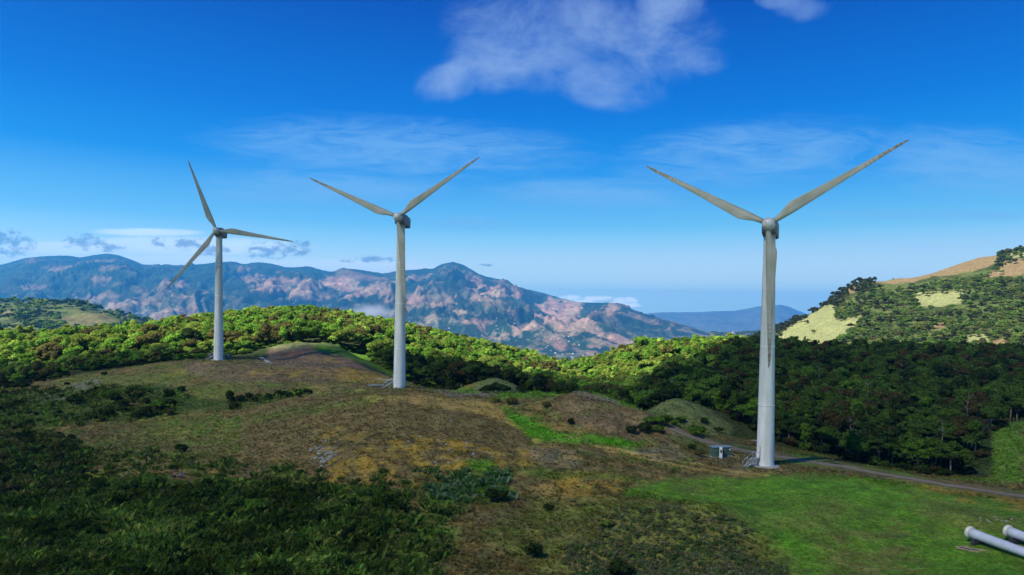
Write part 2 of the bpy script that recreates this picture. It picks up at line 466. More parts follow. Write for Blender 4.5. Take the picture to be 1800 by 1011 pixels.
# ------------------------------------------------------------------ the terrain: control columns (photo column -> distance : height in the view)
CTRL = {
 -600: {45:1260,60:1060,75:1000,110:880,150:790,200:720,300:650,370:600,450:630,700:690,1500:570,1750:535,2600:600},
 0: {45:1250,60:1060,72:1000,90:925,110:862,130:805,150:765,170:730,190:703,205:690,230:672,270:642,320:615,350:607,420:640,600:690,1000:640,1500:560,1700:537,2600:600},
 150: {45:1250,60:1060,75:990,90:925,110:862,125:812,140:778,155:745,170:715,185:690,200:673,215:664,235:652,270:628,310:611,345:605,420:640,600:690,1000:640,1500:565,1700:540,2600:600},
 300: {45:1250,60:1060,75:985,90:925,105:872,120:823,135:785,150:755,165:720,180:690,195:668,212:644,225:637,245:636,280:614,330:592,355:588,450:640,800:680,1300:620,1700:585,2600:660},
 384: {205:641,223:633,233:630,246:628,280:608,340:580,370:574,450:610,700:670},
 470: {45:1250,60:1060,75:980,90:920,105:868,120:820,135:780,150:745,165:712,180:687,195:664,210:645,222:636,240:631,252:620,262:612,275:614,300:600,350:574,380:566,450:600,700:670,1500:640,2600:690},
 550: {195:667,210:650,225:640,240:625,255:607,263:603,280:611,300:600,350:577,385:565,480:610,700:670},
 510: {240:630,250:613,257:604,265:604,280:611},
 590: {235:638,248:622,256:610,264:607,280:611},
 620: {45:1250,60:1060,75:985,85:935,95:890,105:850,115:805,125:770,140:735,155:708,170:690,185:676,200:664,215:655,230:640,245:628,255:625,268:628,290:612,330:590,380:575,480:620,700:690,1200:700,2600:700},
 702: {45:1250,60:1060,76:990,86:930,95:885,103:850,112:810,120:780,132:742,145:712,152:701,160:690,169:683,180:677,190:672,200:668,215:677,240:662,280:637,330:607,390:592,480:640,700:690,1200:705,2600:700},
 800: {45:1250,60:1065,77:1000,86:940,95:895,104:855,112:815,120:785,130:750,140:722,148:710,158:698,170:690,180:687,200:704,230:688,270:664,330:632,400:611,480:650,700:700,1200:705,2600:700},
 870: {45:1250,60:1065,77:1000,84:950,95:893,106:848,116:805,126:765,135:742,145:722,155:703,165:695,175:690,190:683,205:671,214:665,228:676,250:687,300:667,360:642,430:626,520:660,700:700,1200:705,2600:700},
 950: {45:1250,60:1070,78:1000,86:945,95:905,104:858,112:825,120:795,130:762,140:735,150:705,160:696,170:690,185:702,210:702,230:708,270:700,330:680,400:654,450:641,520:670,700:705,1200:705,2600:700},
 1020: {45:1250,60:1070,78:1000,86:945,95:900,103:860,112:825,120:795,127:775,135:745,145:712,152:702,162:697,185:722,220:727,270:714,340:692,430:670,470:666,560:690,700:710,1200:710,2600:700},
 1100: {45:1250,60:1070,78:1005,88:930,95:895,101:868,108:845,115:818,122:795,130:775,138:745,146:722,152:715,175:747,200:742,240:727,290:692,340:654,370:634,400:636,470:665,700:700,1200:710,2600:700},
 1180: {45:1250,60:1070,78:1005,86:945,92:910,97:892,104:862,112:832,120:806,128:785,134:770,140:754,146:746,156:752,165:730,178:705,195:716,230:718,280:676,330:640,370:622,400:625,470:660,700:690,1200:710,2600:700},
 1250: {45:1250,60:1075,77:1000,84:950,90:905,95:893,100:880,108:852,115:830,122:810,130:792,137:777,145:768,155:760,165:745,176:728,186:720,200:737,230:717,280:672,330:634,370:617,400:620,470:650,700:670,1200:700,2600:700},
 1345: {45:1250,60:1080,77:1000,83:960,90:920,96:893,103:866,111:842,120:818,126:807,132:798,141:788,150:781,165:771,190:746,230:707,280:662,330:632,370:620,410:625,500:650,700:640,900:590,1100:620,1500:700,2600:700},
 1420: {45:1250,60:1085,75:1000,83:955,90:918,97:885,104:860,111:842,118:825,124:815,132:805,142:800,155:792,190:757,230:714,280:667,330:634,360:625,420:645,520:650,650:612,800:575,880:562,1000:590,1400:650,2600:700},
 1500: {45:1250,65:1060,75:1005,83:960,91:915,98:880,105:856,113:838,121:824,128:818,137:815,150:806,190:762,230:718,280:671,320:643,350:628,420:650,500:640,600:602,700:563,800:528,900:509,1000:530,1400:640,2600:600},
 1600: {45:1250,65:1050,75:1005,83:960,91:918,98:888,106:862,115:842,122:838,130:832,145:820,190:769,230:724,280:677,330:638,360:630,430:650,500:632,600:592,700:557,800:527,950:495,1100:520,1500:640,2600:600},
 1700: {45:1250,65:1050,75:1000,84:950,92:912,100:885,112:856,120:850,128:842,140:822,150:800,170:765,185:750,210:740,250:707,300:663,350:635,380:630,450:640,550:603,650:563,750:530,900:483,1000:465,1150:480,1500:640,2600:600},
 1800: {45:1250,65:1050,75:995,84:945,90:918,98:890,108:870,118:850,130:820,145:785,160:758,175:741,190:745,230:722,290:671,350:639,390:634,470:632,550:593,650:553,750:512,900:467,1050:445,1200:465,1500:640,2600:600},
 2400: {45:1250,65:1050,80:960,108:880,130:830,175:740,250:700,390:632,550:570,750:480,1050:390,1300:410,2600:540},
}
cp = np.array([(px, D, py) for px, c in CTRL.items() for D, py in c.items()], float)
def tps_uv(px, D): return np.stack([np.asarray(px) / 250.0, np.log(D) * 4.5], -1)
_A = tps_uv(cp[:, 0], cp[:, 1]); _n = len(_A)
_r = np.sqrt(((_A[:, None] - _A[None]) ** 2).sum(-1))
_K = np.zeros((_n + 3, _n + 3)); _K[:_n, :_n] = -_r ** 1.6 + np.eye(_n) * -0.002
_K[:_n, _n] = 1; _K[:_n, _n + 1:] = _A; _K[_n, :_n] = 1; _K[_n + 1:, :_n] = _A.T
_w = np.linalg.solve(_K, np.concatenate([cp[:, 2], [0, 0, 0]]))
def tps(px, D):
    q = tps_uv(px, D).reshape(-1, 2); out = np.empty(len(q))
    for i in range(0, len(q), 20000):
        p = q[i:i + 20000]
        r = ((p[:, None] - _A[None]) ** 2).sum(-1) ** 0.8
        out[i:i + 20000] = -r @ _w[:_n] + _w[_n] + p @ _w[_n + 1:]
    return out.reshape(np.shape(px))

PX = np.arange(-700, 2501, 3.0)
D0, D1, ND = 42.0, 2600.0, 760
DD = np.exp(np.linspace(math.log(D0), math.log(D1), ND))
cpx = np.arange(-700, 2505, 12.0); cld = np.linspace(math.log(D0), math.log(D1), 254)
coarse = tps(*np.meshgrid(cpx, np.exp(cld), indexing='ij'))
def bil(g, a0, da, b0, db, a, b):
    u = np.clip((a - a0) / da, 0, g.shape[0] - 1.001); v = np.clip((b - b0) / db, 0, g.shape[1] - 1.001)
    i, j = u.astype(int), v.astype(int); u, v = u - i, v - j
    return (g[i, j] * (1 - u) + g[i + 1, j] * u) * (1 - v) + (g[i, j + 1] * (1 - u) + g[i + 1, j + 1] * u) * v
GP, GD = np.meshgrid(PX, DD, indexing='ij')
BASE = bil(coarse, cpx[0], 12.0, cld[0], cld[1] - cld[0], GP, np.log(GD))
W0 = unproject(GP, BASE, GD)
wx, wy = W0[..., 0], W0[..., 1]
relief = 0.55 * fbm(wx / 22, wy / 22, 4) + 0.30 * fbm(wx / 6.5 + 50, wy / 6.5, 4, ridged=True) * np.clip(fbm(wx / 40, wy / 40, 2) * 2 + 0.6, 0.15, 1.2) \
    + 0.10 * fbm(wx / 1.5, wy / 1.5, 3)
flat = np.ones_like(relief)
def soften(px, py, D, rad, k=0.0):
    c = unproject(px, py, D)
    d = np.hypot(wx - c[0], wy - c[1]) / rad
    global flat
    flat = np.minimum(flat, k + (1 - k) * np.clip(d - 0.4, 0, 1))
soften(1345, 818, 120, 9); soften(702, 683, 169, 9); soften(384, 633, 223, 9)
def in_poly(px, py, poly):
    px = np.asarray(px); inside = np.zeros(px.shape, bool); n = len(poly)
    for i in range(n):
        x1, y1 = poly[i]; x2, y2 = poly[(i + 1) % n]
        if y1 == y2: continue
        c = ((y1 > py) != (y2 > py)) & (px < (x2 - x1) * (py - y1) / (y2 - y1) + x1)
        inside ^= c
    return inside
PAD = [(1090, 862), (1150, 845), (1260, 830), (1400, 832), (1800, 885), (1900, 900), (1900, 1040), (1400, 1040), (1360, 960), (1260, 900)]
pad = in_poly(GP, BASE, PAD) & (GD < 125)
relief = np.where(pad, relief * 0.45, relief)
mtn = np.clip((GD - 480) / 200, 0, 1)
relief = relief * flat + mtn * (7 * fbm(wx / 130, wy / 130, 4, ridged=True) + 2 * fbm(wx / 30, wy / 30, 3))
for bpx, bD, bh, brx in ( (1060, 147, 1.3, 8), (1145, 141, 1.0, 5), (1020, 152, .6, 6), (1690, 92, .9, 5.5), (1600, 99, -.5, 5), (1430, 92, .5, 7), (1300, 101, -.4, 5),
                        (1230, 90, .9, 7), (1120, 92, .7, 5), (700, 150, .8, 14), (560, 128, .7, 9), (820, 116, .6, 6), (760, 104, -.6, 6), (300, 150, -.9, 14), (480, 176, -.6, 10), (200, 180, .6, 10), (930, 128, -.5, 7), (1200, 172, .8, 7)):
    bc = unproject(bpx, 700, bD); relief = relief + bh * np.exp(-((wx - bc[0]) ** 2 + (wy - bc[1]) ** 2) / (2 * brx ** 2) * 1.6)
HGT = BASE - relief * F / GD
def h_at(px, D): return bil(HGT, PX[0], 3.0, math.log(D0), math.log(D1 / D0) / (ND - 1), np.asarray(px, float), np.log(np.asarray(D, float)))
def gpos(px, D): return unproject(px, h_at(px, D), D)
def hit(px, py, dmin=50, dmax=2500):
    """first ground distance in photo column px that reaches photo row py"""
    ds = np.exp(np.linspace(math.log(dmin), math.log(dmax), 3000))
    h = h_at(np.full(ds.shape, float(px)), ds)
    k = np.argmax(h <= py)
    return float(ds[k])
def place(px, py, dmin=50, dmax=2500):
    D = hit(px, py, dmin, dmax); return Vector(gpos(px, D)), D
def zat(x, y):
    """terrain height under a world point"""
    z = 5.0
    for _ in range(5):
        px, py, D = project(np.array([x, y, z])); p = gpos(px, D); z = float(p[2])
    return z
VISROW = np.minimum.accumulate(HGT, axis=1)       # what nearer ground hides

# ---- albedo painting on the terrain, world anchored
WN = 26 * fbm(wx / 9, wy / 9, 4); WN2 = 26 * fbm(wx / 9 + 99, wy / 9 + 99, 4)
n1 = fbm(wx / 14, wy / 14, 5); n2 = fbm(wx / 3.5 + 7, wy / 3.5, 4); n3 = fbm(wx / 60 + 3, wy / 60, 4)
C = {
 'heath': (0.155, 0.117, 0.042), 'heath2': (0.108, 0.092, 0.034), 'straw': (0.42, 0.29, 0.075), 'ochre': (0.33, 0.22, 0.030), 'green': (0.098, 0.205, 0.014),
 'lush': (0.075, 0.25, 0.006), 'dgreen': (0.038, 0.078, 0.010), 'forest': (0.030, 0.050, 0.012), 'olive': (0.135, 0.165, 0.030), 'grey': (0.24, 0.21, 0.18),
 'pale': (0.225, 0.235, 0.105), 'tan': (0.20, 0.145, 0.075), 'red': (0.30, 0.11, 0.055), 'soil': (0.19, 0.13, 0.085), 'brush': (0.022, 0.040, 0.012), 'moundg': (0.12, 0.15, 0.045)}
C = {k: np.array(v) for k, v in C.items()}
ALB = np.empty(GP.shape + (3,)); ALB[:] = C['heath']
def mixc(mask, col, f=1.0):
    w = (np.clip(mask, 0, 1) * f)[..., None]
    ALB[:] = ALB * (1 - w) + C[col] * w
mixc(np.clip(n1 * 2.6 + 0.35, 0, 1), 'heath2'); mixc(np.clip(fbm(wx / 8 + 31, wy / 8, 5) * 4.0 - 0.35, 0, 1), 'green', 0.55); mixc(np.clip(fbm(wx / 5 + 61, wy / 5, 5) * 4.5 - 1.0, 0, 1), 'brush', 0.7); mixc(np.clip(n2 * 2.5 - 0.25, 0, 1), 'olive', 0.8); mixc(np.clip(n1 * 1.8 - n2 * 1.6 - 0.1, 0, 1), 'straw', 0.45)
def paint(col, poly, dmin=0, dmax=1e9, warp=1.0, f=1.0, mod=None, soft=8.0):
    """soft polygon: average of several jittered tests"""
    acc = np.zeros(GP.shape); sc = np.clip(100 / GD, 0.1, 1.3)
    for k in range(5):
        a = 2 * math.pi * k / 5
        acc += in_poly(GP + WN * warp * sc + soft * sc * math.cos(a), BASE + WN2 * warp * sc * 0.6 + soft * sc * 0.6 * math.sin(a), poly)
    acc = acc / 5 * ((GD >= dmin) & (GD <= dmax))
    if mod is not None: acc = acc * np.clip(mod, 0, 1)
    mixc(acc, col, f)
def line(col, pts, w, dmin=0, dmax=1e9, f=1.0, warp=0.3, mod=None):
    d = np.full(GP.shape, 1e9)
    gx, gy = GP + WN * warp * 0.3, BASE + WN2 * warp * 0.2
    for (x1, y1), (x2, y2) in zip(pts, pts[1:]):
        vx, vy = x2 - x1, y2 - y1; t = np.clip(((gx - x1) * vx + (gy - y1) * vy) / (vx * vx + vy * vy), 0, 1)
        d = np.minimum(d, np.hypot(gx - x1 - t * vx, (gy - y1 - t * vy) * 1.6))
    mk = np.clip(1.5 - d / w, 0, 1) * ((GD >= dmin) & (GD <= dmax))
    if mod is not None: mk = mk * np.clip(mod, 0, 1)
    mixc(mk, col, f)
NEAR = dict(dmax=215)
paint('olive', [(150, 670), (330, 650), (520, 680), (640, 700), (600, 740), (450, 790), (250, 830), (100, 800), (200, 740)], f=0.55, mod=n1 * 1.5 + 0.7, **NEAR)
paint('green', [(430, 720), (640, 700), (760, 715), (640, 740), (450, 760)], f=0.45, mod=n1 * 2 + 0.5, **NEAR)
paint('heath', [(430, 700), (700, 690), (900, 720), (960, 800), (900, 830), (640, 850), (420, 800)], **NEAR)
paint('ochre', [(600, 800), (720, 770), (880, 780), (900, 840), (720, 850), (600, 870), (520, 850)], f=0.75, mod=n2 * 2.4 + 0.35, **NEAR)
paint('ochre', [(560, 760), (760, 760), (880, 800), (700, 830), (560, 820)], f=0.5, mod=n2 * 3 + 0.1, **NEAR)
paint('straw', [(640, 705), (800, 700), (880, 715), (900, 735), (830, 730), (740, 715), (650, 715)], f=0.75, mod=n2 + 0.75, **NEAR)
line('straw', [(850, 722), (930, 755), (945, 775)], 8, f=0.55, mod=n2 * 2 + 0.7, **NEAR)
line('straw', [(890, 742), (955, 765)], 3, f=0.9, **NEAR)
line('straw', [(1040, 785), (1200, 812), (1290, 828), (1350, 836)], 3.2, f=0.9, mod=n2 + 0.9, **NEAR)
line('straw', [(1060, 793), (1200, 822), (1330, 838)], 2.4, f=0.8, mod=n2 + 0.8, **NEAR)
paint('grey', [(905, 788), (1010, 790), (1010, 820), (960, 830), (915, 810)], f=0.45, mod=n2 + 0.7, **NEAR)
paint('grey', [(1090, 790), (1170, 785), (1210, 805), (1150, 815)], f=0.5, mod=n2 + 0.6, **NEAR)
paint('soil', [(960, 700), (1080, 712), (1140, 735), (1200, 760), (1215, 790), (1120, 780), (1000, 745)], f=0.6, mod=n1 + 0.8, **NEAR)
paint('lush', [(885, 715), (930, 735), (980, 760), (1070, 772), (1150, 778), (1110, 790), (1000, 780), (930, 765), (890, 735)], warp=0.4, mod=n2 + 0.95, **NEAR)
paint('green', [(840, 690), (1000, 688), (1010, 700), (960, 705), (880, 702)], **NEAR)
line('green', [(1010, 692), (1080, 712), (1140, 732), (1200, 752)], 8, **NEAR)
paint('green', [(1090, 865), (1120, 850), (1260, 838), (1430, 836), (1560, 842), (1800, 890), (1900, 910), (1900, 1060), (1380, 1060), (1400, 1000), (1300, 920), (1200, 900), (1100, 885)], warp=0.5, f=0.95, dmax=130)
paint('olive', [(1100, 860), (1430, 836), (1800, 890), (1900, 1060), (1380, 1060), (1250, 900)], f=0.75, mod=n1 * 3 + n2 + 0.15, dmax=130)
paint('lush', [(1100, 860), (1430, 836), (1800, 890), (1900, 1060), (1380, 1060), (1250, 900)], f=0.35, mod=-n1 * 3 + 0.1, dmax=130)
paint('heath2', [(1180, 850), (1300, 850), (1340, 880), (1260, 905)], f=0.5, mod=n2 * 3 + 0.2, dmax=130)
paint('heath', [(1500, 920), (1620, 925), (1640, 1010), (1500, 1010), (1440, 970)], f=0.55, mod=n2 * 3 + 0.2, dmax=130)
paint('lush', [(1190, 870), (1330, 872), (1380, 930), (1430, 1000), (1370, 1011), (1300, 940)], f=0.35, mod=n2 * 2 + 0.5, dmax=130)
paint('olive', [(1580, 885), (1720, 890), (1800, 930), (1690, 940), (1640, 915)], f=0.6, dmax=130)
paint('dgreen', [(1180, 770), (1345, 790), (1345, 835), (1210, 812)], f=0.5, mod=n2 + 0.7, dmax=140)
paint('soil', [(1225, 795), (1330, 800), (1400, 830), (1300, 830), (1220, 812)], f=0.5, mod=n2 + 0.7, dmax=140)
paint('ochre', [(1610, 850), (1700, 860), (1810, 882), (1810, 900), (1690, 880), (1610, 862)], f=0.75, mod=n2 * 3 + 0.5, dmax=130)
paint('green', [(1380, 800), (1500, 815), (1800, 860), (1800, 740), (1700, 745), (1740, 840), (1560, 830), (1400, 795)], f=0.9, dmin=118, dmax=190)
paint('ochre', [(1010, 838), (1080, 845), (1090, 875), (1030, 885), (960, 860)], f=0.8, mod=n2 * 3 + 0.5, **NEAR)
paint('ochre', [(900, 790), (930, 790), (950, 825), (920, 825)], f=0.8, mod=n2 + 0.8, **NEAR)
paint('dgreen', [(730, 835), (900, 825), (900, 880), (760, 885)], f=0.8, mod=n1 + 0.9, **NEAR)
paint('lush', [(815, 812), (870, 812), (860, 832), (820, 832)], f=0.8, **NEAR)
paint('lush', [(760, 860), (810, 855), (800, 880), (745, 895), (735, 880)], f=0.8, **NEAR)
paint('dgreen', [(-700, 850), (100, 845), (420, 848), (560, 852), (690, 868), (715, 900), (670, 970), (600, 1100), (-700, 1100)], f=0.95, dmax=140)  # lower left scrub, corner darkening and shade put into its tone
paint('brush', [(-700, 740), (60, 760), (170, 800), (120, 860), (0, 900), (-700, 900)], f=0.8, dmax=190)
paint('brush', [(480, 900), (650, 870), (660, 950), (620, 1011), (420, 1011), (400, 940)], f=0.8, dmax=140)
paint('green', [(690, 900), (780, 870), (800, 930), (740, 1060), (620, 1060), (660, 980)], f=0.85, mod=n2 + 0.6, dmax=140)
paint('olive', [(950, 880), (1250, 890), (1420, 1011), (960, 1011), (830, 940)], f=0.55, dmax=105)
paint('dgreen', [(-100, 690), (120, 690), (290, 680), (350, 700), (430, 700), (540, 688), (440, 712), (320, 722), (150, 745), (-100, 760)], f=0.85, mod=n1 + 0.95, dmin=125, dmax=215)
paint('olive', [(100, 665), (300, 655), (340, 665), (200, 690), (100, 690)], f=0.6, dmin=150, dmax=230)
paint('grey', [(60, 700), (170, 665), (180, 672), (110, 705)], f=0.5, dmin=150, dmax=230)
paint('green', [(300, 740), (500, 715), (700, 700), (690, 712), (500, 735), (330, 760)], f=0.5, mod=n2 + 0.6, dmin=120, dmax=215)
paint('soil', [(330, 640), (640, 640), (640, 665), (420, 672), (330, 660)], f=0.7, mod=n1 + 0.8, dmin=165, dmax=240)
line('brush', [(480, 640), (560, 642), (640, 650)], 2.2, dmin=200, dmax=250, f=.6)
paint('ochre', [(600, 645), (690, 655), (680, 672), (590, 670)], f=0.9, mod=n2 + 0.7, dmin=165, dmax=240)
paint('ochre', [(420, 650), (600, 648), (600, 662), (430, 662)], f=0.55, mod=n2 * 2 + 0.4, dmin=165, dmax=240)
line('soil', [(600, 628), (650, 650), (720, 672), (830, 692), (870, 695)], 5, dmin=160, dmax=262, f=0.8)
paint('grey', [(760, 683), (870, 690), (860, 700), (780, 695)], f=0.5, dmin=150, dmax=190)
paint('forest', [(-700, 400), (2500, 400), (2500, 760), (-700, 760)], f=0.95, dmin=228, dmax=480, warp=0)
paint('forest', [(840, 640), (1180, 640), (1180, 760), (840, 760)], f=0.95, dmin=180, dmax=480, warp=0)
paint('forest', [(1350, 640), (1745, 640), (1745, 845), (1500, 812), (1350, 780)], f=0.95, dmin=127, dmax=480, warp=0)
paint('forest', [(1250, 640), (1400, 640), (1400, 790), (1250, 760)], f=0.9, dmin=150, dmax=480, warp=0)
paint('soil', [(470, 612), (560, 610), (620, 630), (640, 645), (470, 642)], f=0.9, dmin=215, dmax=262)
line('soil', [(500, 636), (530, 612), (560, 608)], 3, dmin=225, dmax=265, f=.6)
paint('red', [(505, 614), (550, 616), (550, 628), (500, 630)], f=0.5, mod=n2 * 2 + 0.7, dmin=215, dmax=265)
paint('ochre', [(545, 618), (600, 628), (600, 640), (540, 638)], f=0.5, mod=n2 * 2 + 0.6, dmin=215, dmax=265)
paint('pale', [(470, 608), (560, 600), (610, 606), (600, 612), (540, 608), (480, 616)], f=0.7, dmin=240, dmax=290)
line('green', [(560, 612), (600, 618), (640, 630), (700, 662), (830, 690)], 10, dmin=168, dmax=285, f=0.9)
paint('moundg', [(828, 664), (900, 655), (965, 685), (950, 695), (840, 695)], f=1, dmin=176, dmax=225, warp=0.2)
paint('moundg', [(1125, 700), (1200, 695), (1285, 750), (1285, 765), (1230, 765), (1130, 725)], f=1, dmin=150, dmax=196, warp=0.2)
paint('pale', [(545, 598), (575, 598), (590, 606), (540, 606)], f=0.6, dmin=262, dmax=320)
# the sunlit hill
HILL = dict(dmin=480, dmax=2600)
paint('forest', [(-700, 300), (2500, 300), (2500, 760), (-700, 760)], f=0.9, warp=0, **HILL)
GRASS = [([(1330, 625), (1360, 602), (1398, 570), (1450, 537), (1470, 545), (1466, 564), (1515, 558), (1490, 592), (1440, 625)], 'pale'),
         ([(1606, 519), (1640, 520), (1693, 512), (1690, 539), (1633, 549), (1612, 535)], 'pale'),
         ([(1700, 592), (1733, 590), (1740, 604), (1700, 610)], 'pale'), ([(1745, 600), (1768, 594), (1768, 612), (1748, 612)], 'tan'),
         ([(1535, 505), (1545, 480), (1600, 470), (1700, 445), (1760, 435), (1750, 468), (1715, 482), (1640, 494), (1590, 506)], 'tan'),
         ([(1728, 494), (1770, 464), (1840, 450), (2100, 430), (2100, 480), (1800, 488)], 'tan'), ([(1770, 452), (1850, 436), (1850, 446), (1780, 458)], 'pale'),
         ([(1640, 575), (1662, 572), (1660, 586), (1642, 586)], 'tan'), ([(1490, 514), (1504, 512), (1504, 520), (1490, 522)], 'tan')]
mixc(((GD > 480) & (fbm(wx / 45 + 4, wy / 45, 4) > -.05)).astype(float), 'moundg', .5)
for poly, c in GRASS:
    paint(c, poly, warp=0.5, f=1, soft=9, **HILL)
# hills on the far left
MID = dict(dmin=900, dmax=2600)
lft = (GP < 450)
ml = fbm(wx / 90, wy / 90, 4)
mixc(((GD > 900) & lft & (ml > 0.10)).astype(float), 'moundg', 0.30)
paint('tan', [(100, 560), (130, 552), (190, 556), (215, 572), (150, 580), (110, 575)], f=0.7, mod=n1 * 2 + 0.6, **MID)
paint('tan', [(0, 546), (30, 552), (25, 558), (0, 556)], f=0.7, **MID)

nx, nd = GP.shape
def grid_mesh(name, P, cols, mat):
    a, b = P.shape[:2]
    idx = np.arange(a * b).reshape(a, b)
    q = np.stack([idx[:-1, :-1], idx[1:, :-1], idx[1:, 1:], idx[:-1, 1:]], -1).reshape(-1, 4)
    me = np_mesh(name, P.reshape(-1, 3), q.ravel(), np.full(len(q), 4), cols.reshape(-1, 3), True, [mat])
    return link(bpy.data.objects.new(name, me))
GW = unproject(GP, HGT, GD)
tag(grid_mesh('ground', GW, ALB, M['ground']), kind='structure', label='grassy and brown heath ridge with forested hills around it')

# ------------------------------------------------------------------ the far range
FPX = np.arange(-500, 2301, 2.6)
FLD = np.linspace(math.log(2450), math.log(26000), 460)
FP, FD = np.meshgrid(FPX, np.exp(FLD), indexing='ij')
def interp(pts, x):
    a = np.array(pts, float); return np.interp(x, a[:, 0], a[:, 1])
SKY = [(-500, 500), (-150, 482), (0, 478), (45, 465), (75, 462), (120, 459), (140, 463), (165, 458), (190, 456), (210, 458), (250, 473), (310, 475), (345, 472), (375, 469),
       (400, 467), (430, 470), (455, 467), (475, 468), (500, 475), (545, 473), (575, 482), (590, 483), (600, 477), (640, 481), (670, 486), (700, 480), (735, 477),
       (760, 475), (775, 467), (795, 462), (812, 467), (850, 488), (880, 497), (920, 508), (960, 516), (990, 525), (1020, 530), (1060, 531), (1082, 532), (1110, 542),
       (1150, 554), (1200, 569), (1240, 582), (1300, 596), (1500, 600), (2300, 600)]
RD = np.interp(FPX, [-500, 0, 800, 1000, 1250, 2300], [11500, 11500, 11500, 10500, 9000, 9000])[:, None]
cz = lambda D, py: unproject(np.zeros_like(D) + 900, py, D)[..., 2]        # height of a view row at a distance
wfx = (FP - CX) / F * FD; wfy = FD
sky = interp(SKY, FP)
t = np.clip((FD - 2450) / (RD - 2450), 0, 1)                 # 0 near edge .. 1 ridge
floor_py = interp([(-500, 600), (0, 600), (500, 600), (700, 600), (900, 612), (1020, 634), (1100, 640), (1250, 640), (2300, 640)], FP)
tv = 0.28
z_ridge = cz(FD, sky)
z_ridge_at = np.take_along_axis(z_ridge, np.argmin(np.abs(FD - RD), axis=1)[:, None], 1)
z_floor = -330.0 + 330 * np.clip((FD - 4500) / 9000, 0, 1)
up = np.clip((FD - 5200) / (RD - 5200), 0, 1)
prof = up ** 1.35
z_front = z_floor + (z_ridge_at - z_floor) * prof
z_back = z_ridge_at - (FD - RD) * 0.16
zz = np.where(FD < RD, z_front, z_back)
zz = np.maximum(zz, -420.0)
env = np.clip(4 * up * (1 - up) * 1.1, 0, 1)
wa = wfx + 900 * fbm(wfx / 3000, wfy / 3000, 3); wb = wfy + 900 * fbm(wfx / 3000 + 9, wfy / 3000, 3)
spur = fbm(wa / 1500, wb / 4200, 6, ridged=True, gain=0.58)
crag = fbm(wa / 420, wb / 700, 5, ridged=True)
zz = zz + env * (270 * (spur - 0.35) + 105 * (crag - 0.3) + 34 * fbm(wa / 150, wb / 200, 4, ridged=True)) * np.clip((z_ridge_at + 400) / 700, 0.25, 1.2) + (1 - env) * 9 * crag * (FD < RD * 1.3) * np.clip(up * 3, 0, 1)
low = (FD < 9000) & (FD > 2450)
hills = 75 * fbm(wfx / 900, wfy / 1300, 5) * np.clip((FD - 2450) / 1200, 0, 1) * np.clip(1.15 - up, 0.1, 1)
zz = zz + hills
# low spur with woods in front of the sea gap, and the hazy range behind it
gap = np.clip((FP - 1190) / 60, 0, 1) * np.exp(-((FD - 4300) / 900) ** 2)
zg = cz(FD, interp([(1100, 604), (1200, 594), (1230, 584), (1255, 578), (1275, 580), (1320, 577), (1345, 574), (1400, 570), (2300, 560)], FP)) + 9 * fbm(wfx / 60, wfy / 90, 4)
zz = np.where(gap > 0.02, zz * (1 - gap) + np.maximum(zg, zz) * gap, zz)
R2 = 21000.0
z2 = cz(np.full_like(FD, R2), interp([(-500, 560), (1000, 560), (1130, 548), (1165, 545), (1230, 544), (1252, 542), (1290, 541), (1312, 537), (1335, 532), (1352, 533), (1370, 529), (1385, 532), (1402, 539), (1430, 549), (1500, 560), (2300, 560)], FP))
r2 = z2 - np.abs(FD - R2) * 0.16 + 60 * fbm(wfx / 1300, wfy / 2600, 5, ridged=True) * np.clip(np.abs(FD - R2) / 1500, 0, 1)
zz = np.where(FD > 14000, np.maximum(np.maximum(zz, r2), -420), zz)
zz = np.where(FD > 34000, -420, zz)
FW = np.stack([wfx, wfy, zz + 0.0], -1)
# sideways coordinate has to follow the camera's own directions (roll, pitch are tiny)
fpx, fpy, _ = project(FW)
fn1 = fbm(wfx / 700, wfy / 900, 6); fn2 = fbm(wfx / 2600 + 5, wfy / 3500, 4); fn3 = fbm(wfx / 220, wfy / 300, 4)
CF = {'wood': np.array((0.014, 0.032, 0.016)), 'field_haze': np.array((0.14, 0.125, 0.085)), 'bare': np.array((0.33, 0.205, 0.15)), 'scrub': np.array((0.032, 0.048, 0.028))}
FA = np.empty(FP.shape + (3,)); FA[:] = CF['wood']
def fmix(mask, c, f=1.0):
    w = (np.clip(mask, 0, 1) * f)[..., None]; FA[:] = FA * (1 - w) + CF[c] * w
fmix(np.clip((fn1 + 0.3 * fn3) * 5 + 0.1, 0, 1), 'scrub', 0.7)
lowf = np.clip(1.4 - up * 2.4, 0, 1)
fn4 = fbm(wfx / 110, wfy / 140, 4)
fmix(lowf * np.clip((fn3 * .8 + fn4 + fn1 * 0.4) * 7 - 0.4, 0, 1), 'field_haze', 0.95)
fmix(lowf * np.clip((fn3 - fn1 * 0.6 + fn2) * 6 - 1.2, 0, 1), 'bare', 0.6)
midf = np.clip((up - 0.25) * 6, 0, 1) * np.clip((0.86 - up) * 8, 0, 1)
fmix(midf * np.clip((fn1 * .5 + fn2 * 0.9 + 0.9 * (spur - .3) + .7 * (crag - .3)) * 7 - 3.6 - 1.6 * (fpx < 430), 0, 1), 'bare', 0.5)
def fblob(px, py, rx, ry, k=1.0, ang=0.0):
    a = fpx - px; b = fpy - py; c, s = math.cos(ang), math.sin(ang)
    q = ((a * c + b * s) / rx) ** 2 + ((-a * s + b * c) / ry) ** 2
    return np.clip((1.0 - q + (fn1 * 1.0 + fn3 * 1.3 + fn4 * .9 + (crag - .35) * 1.2) * 1.0) * 4, 0, 1) * k * (FD < 13500)
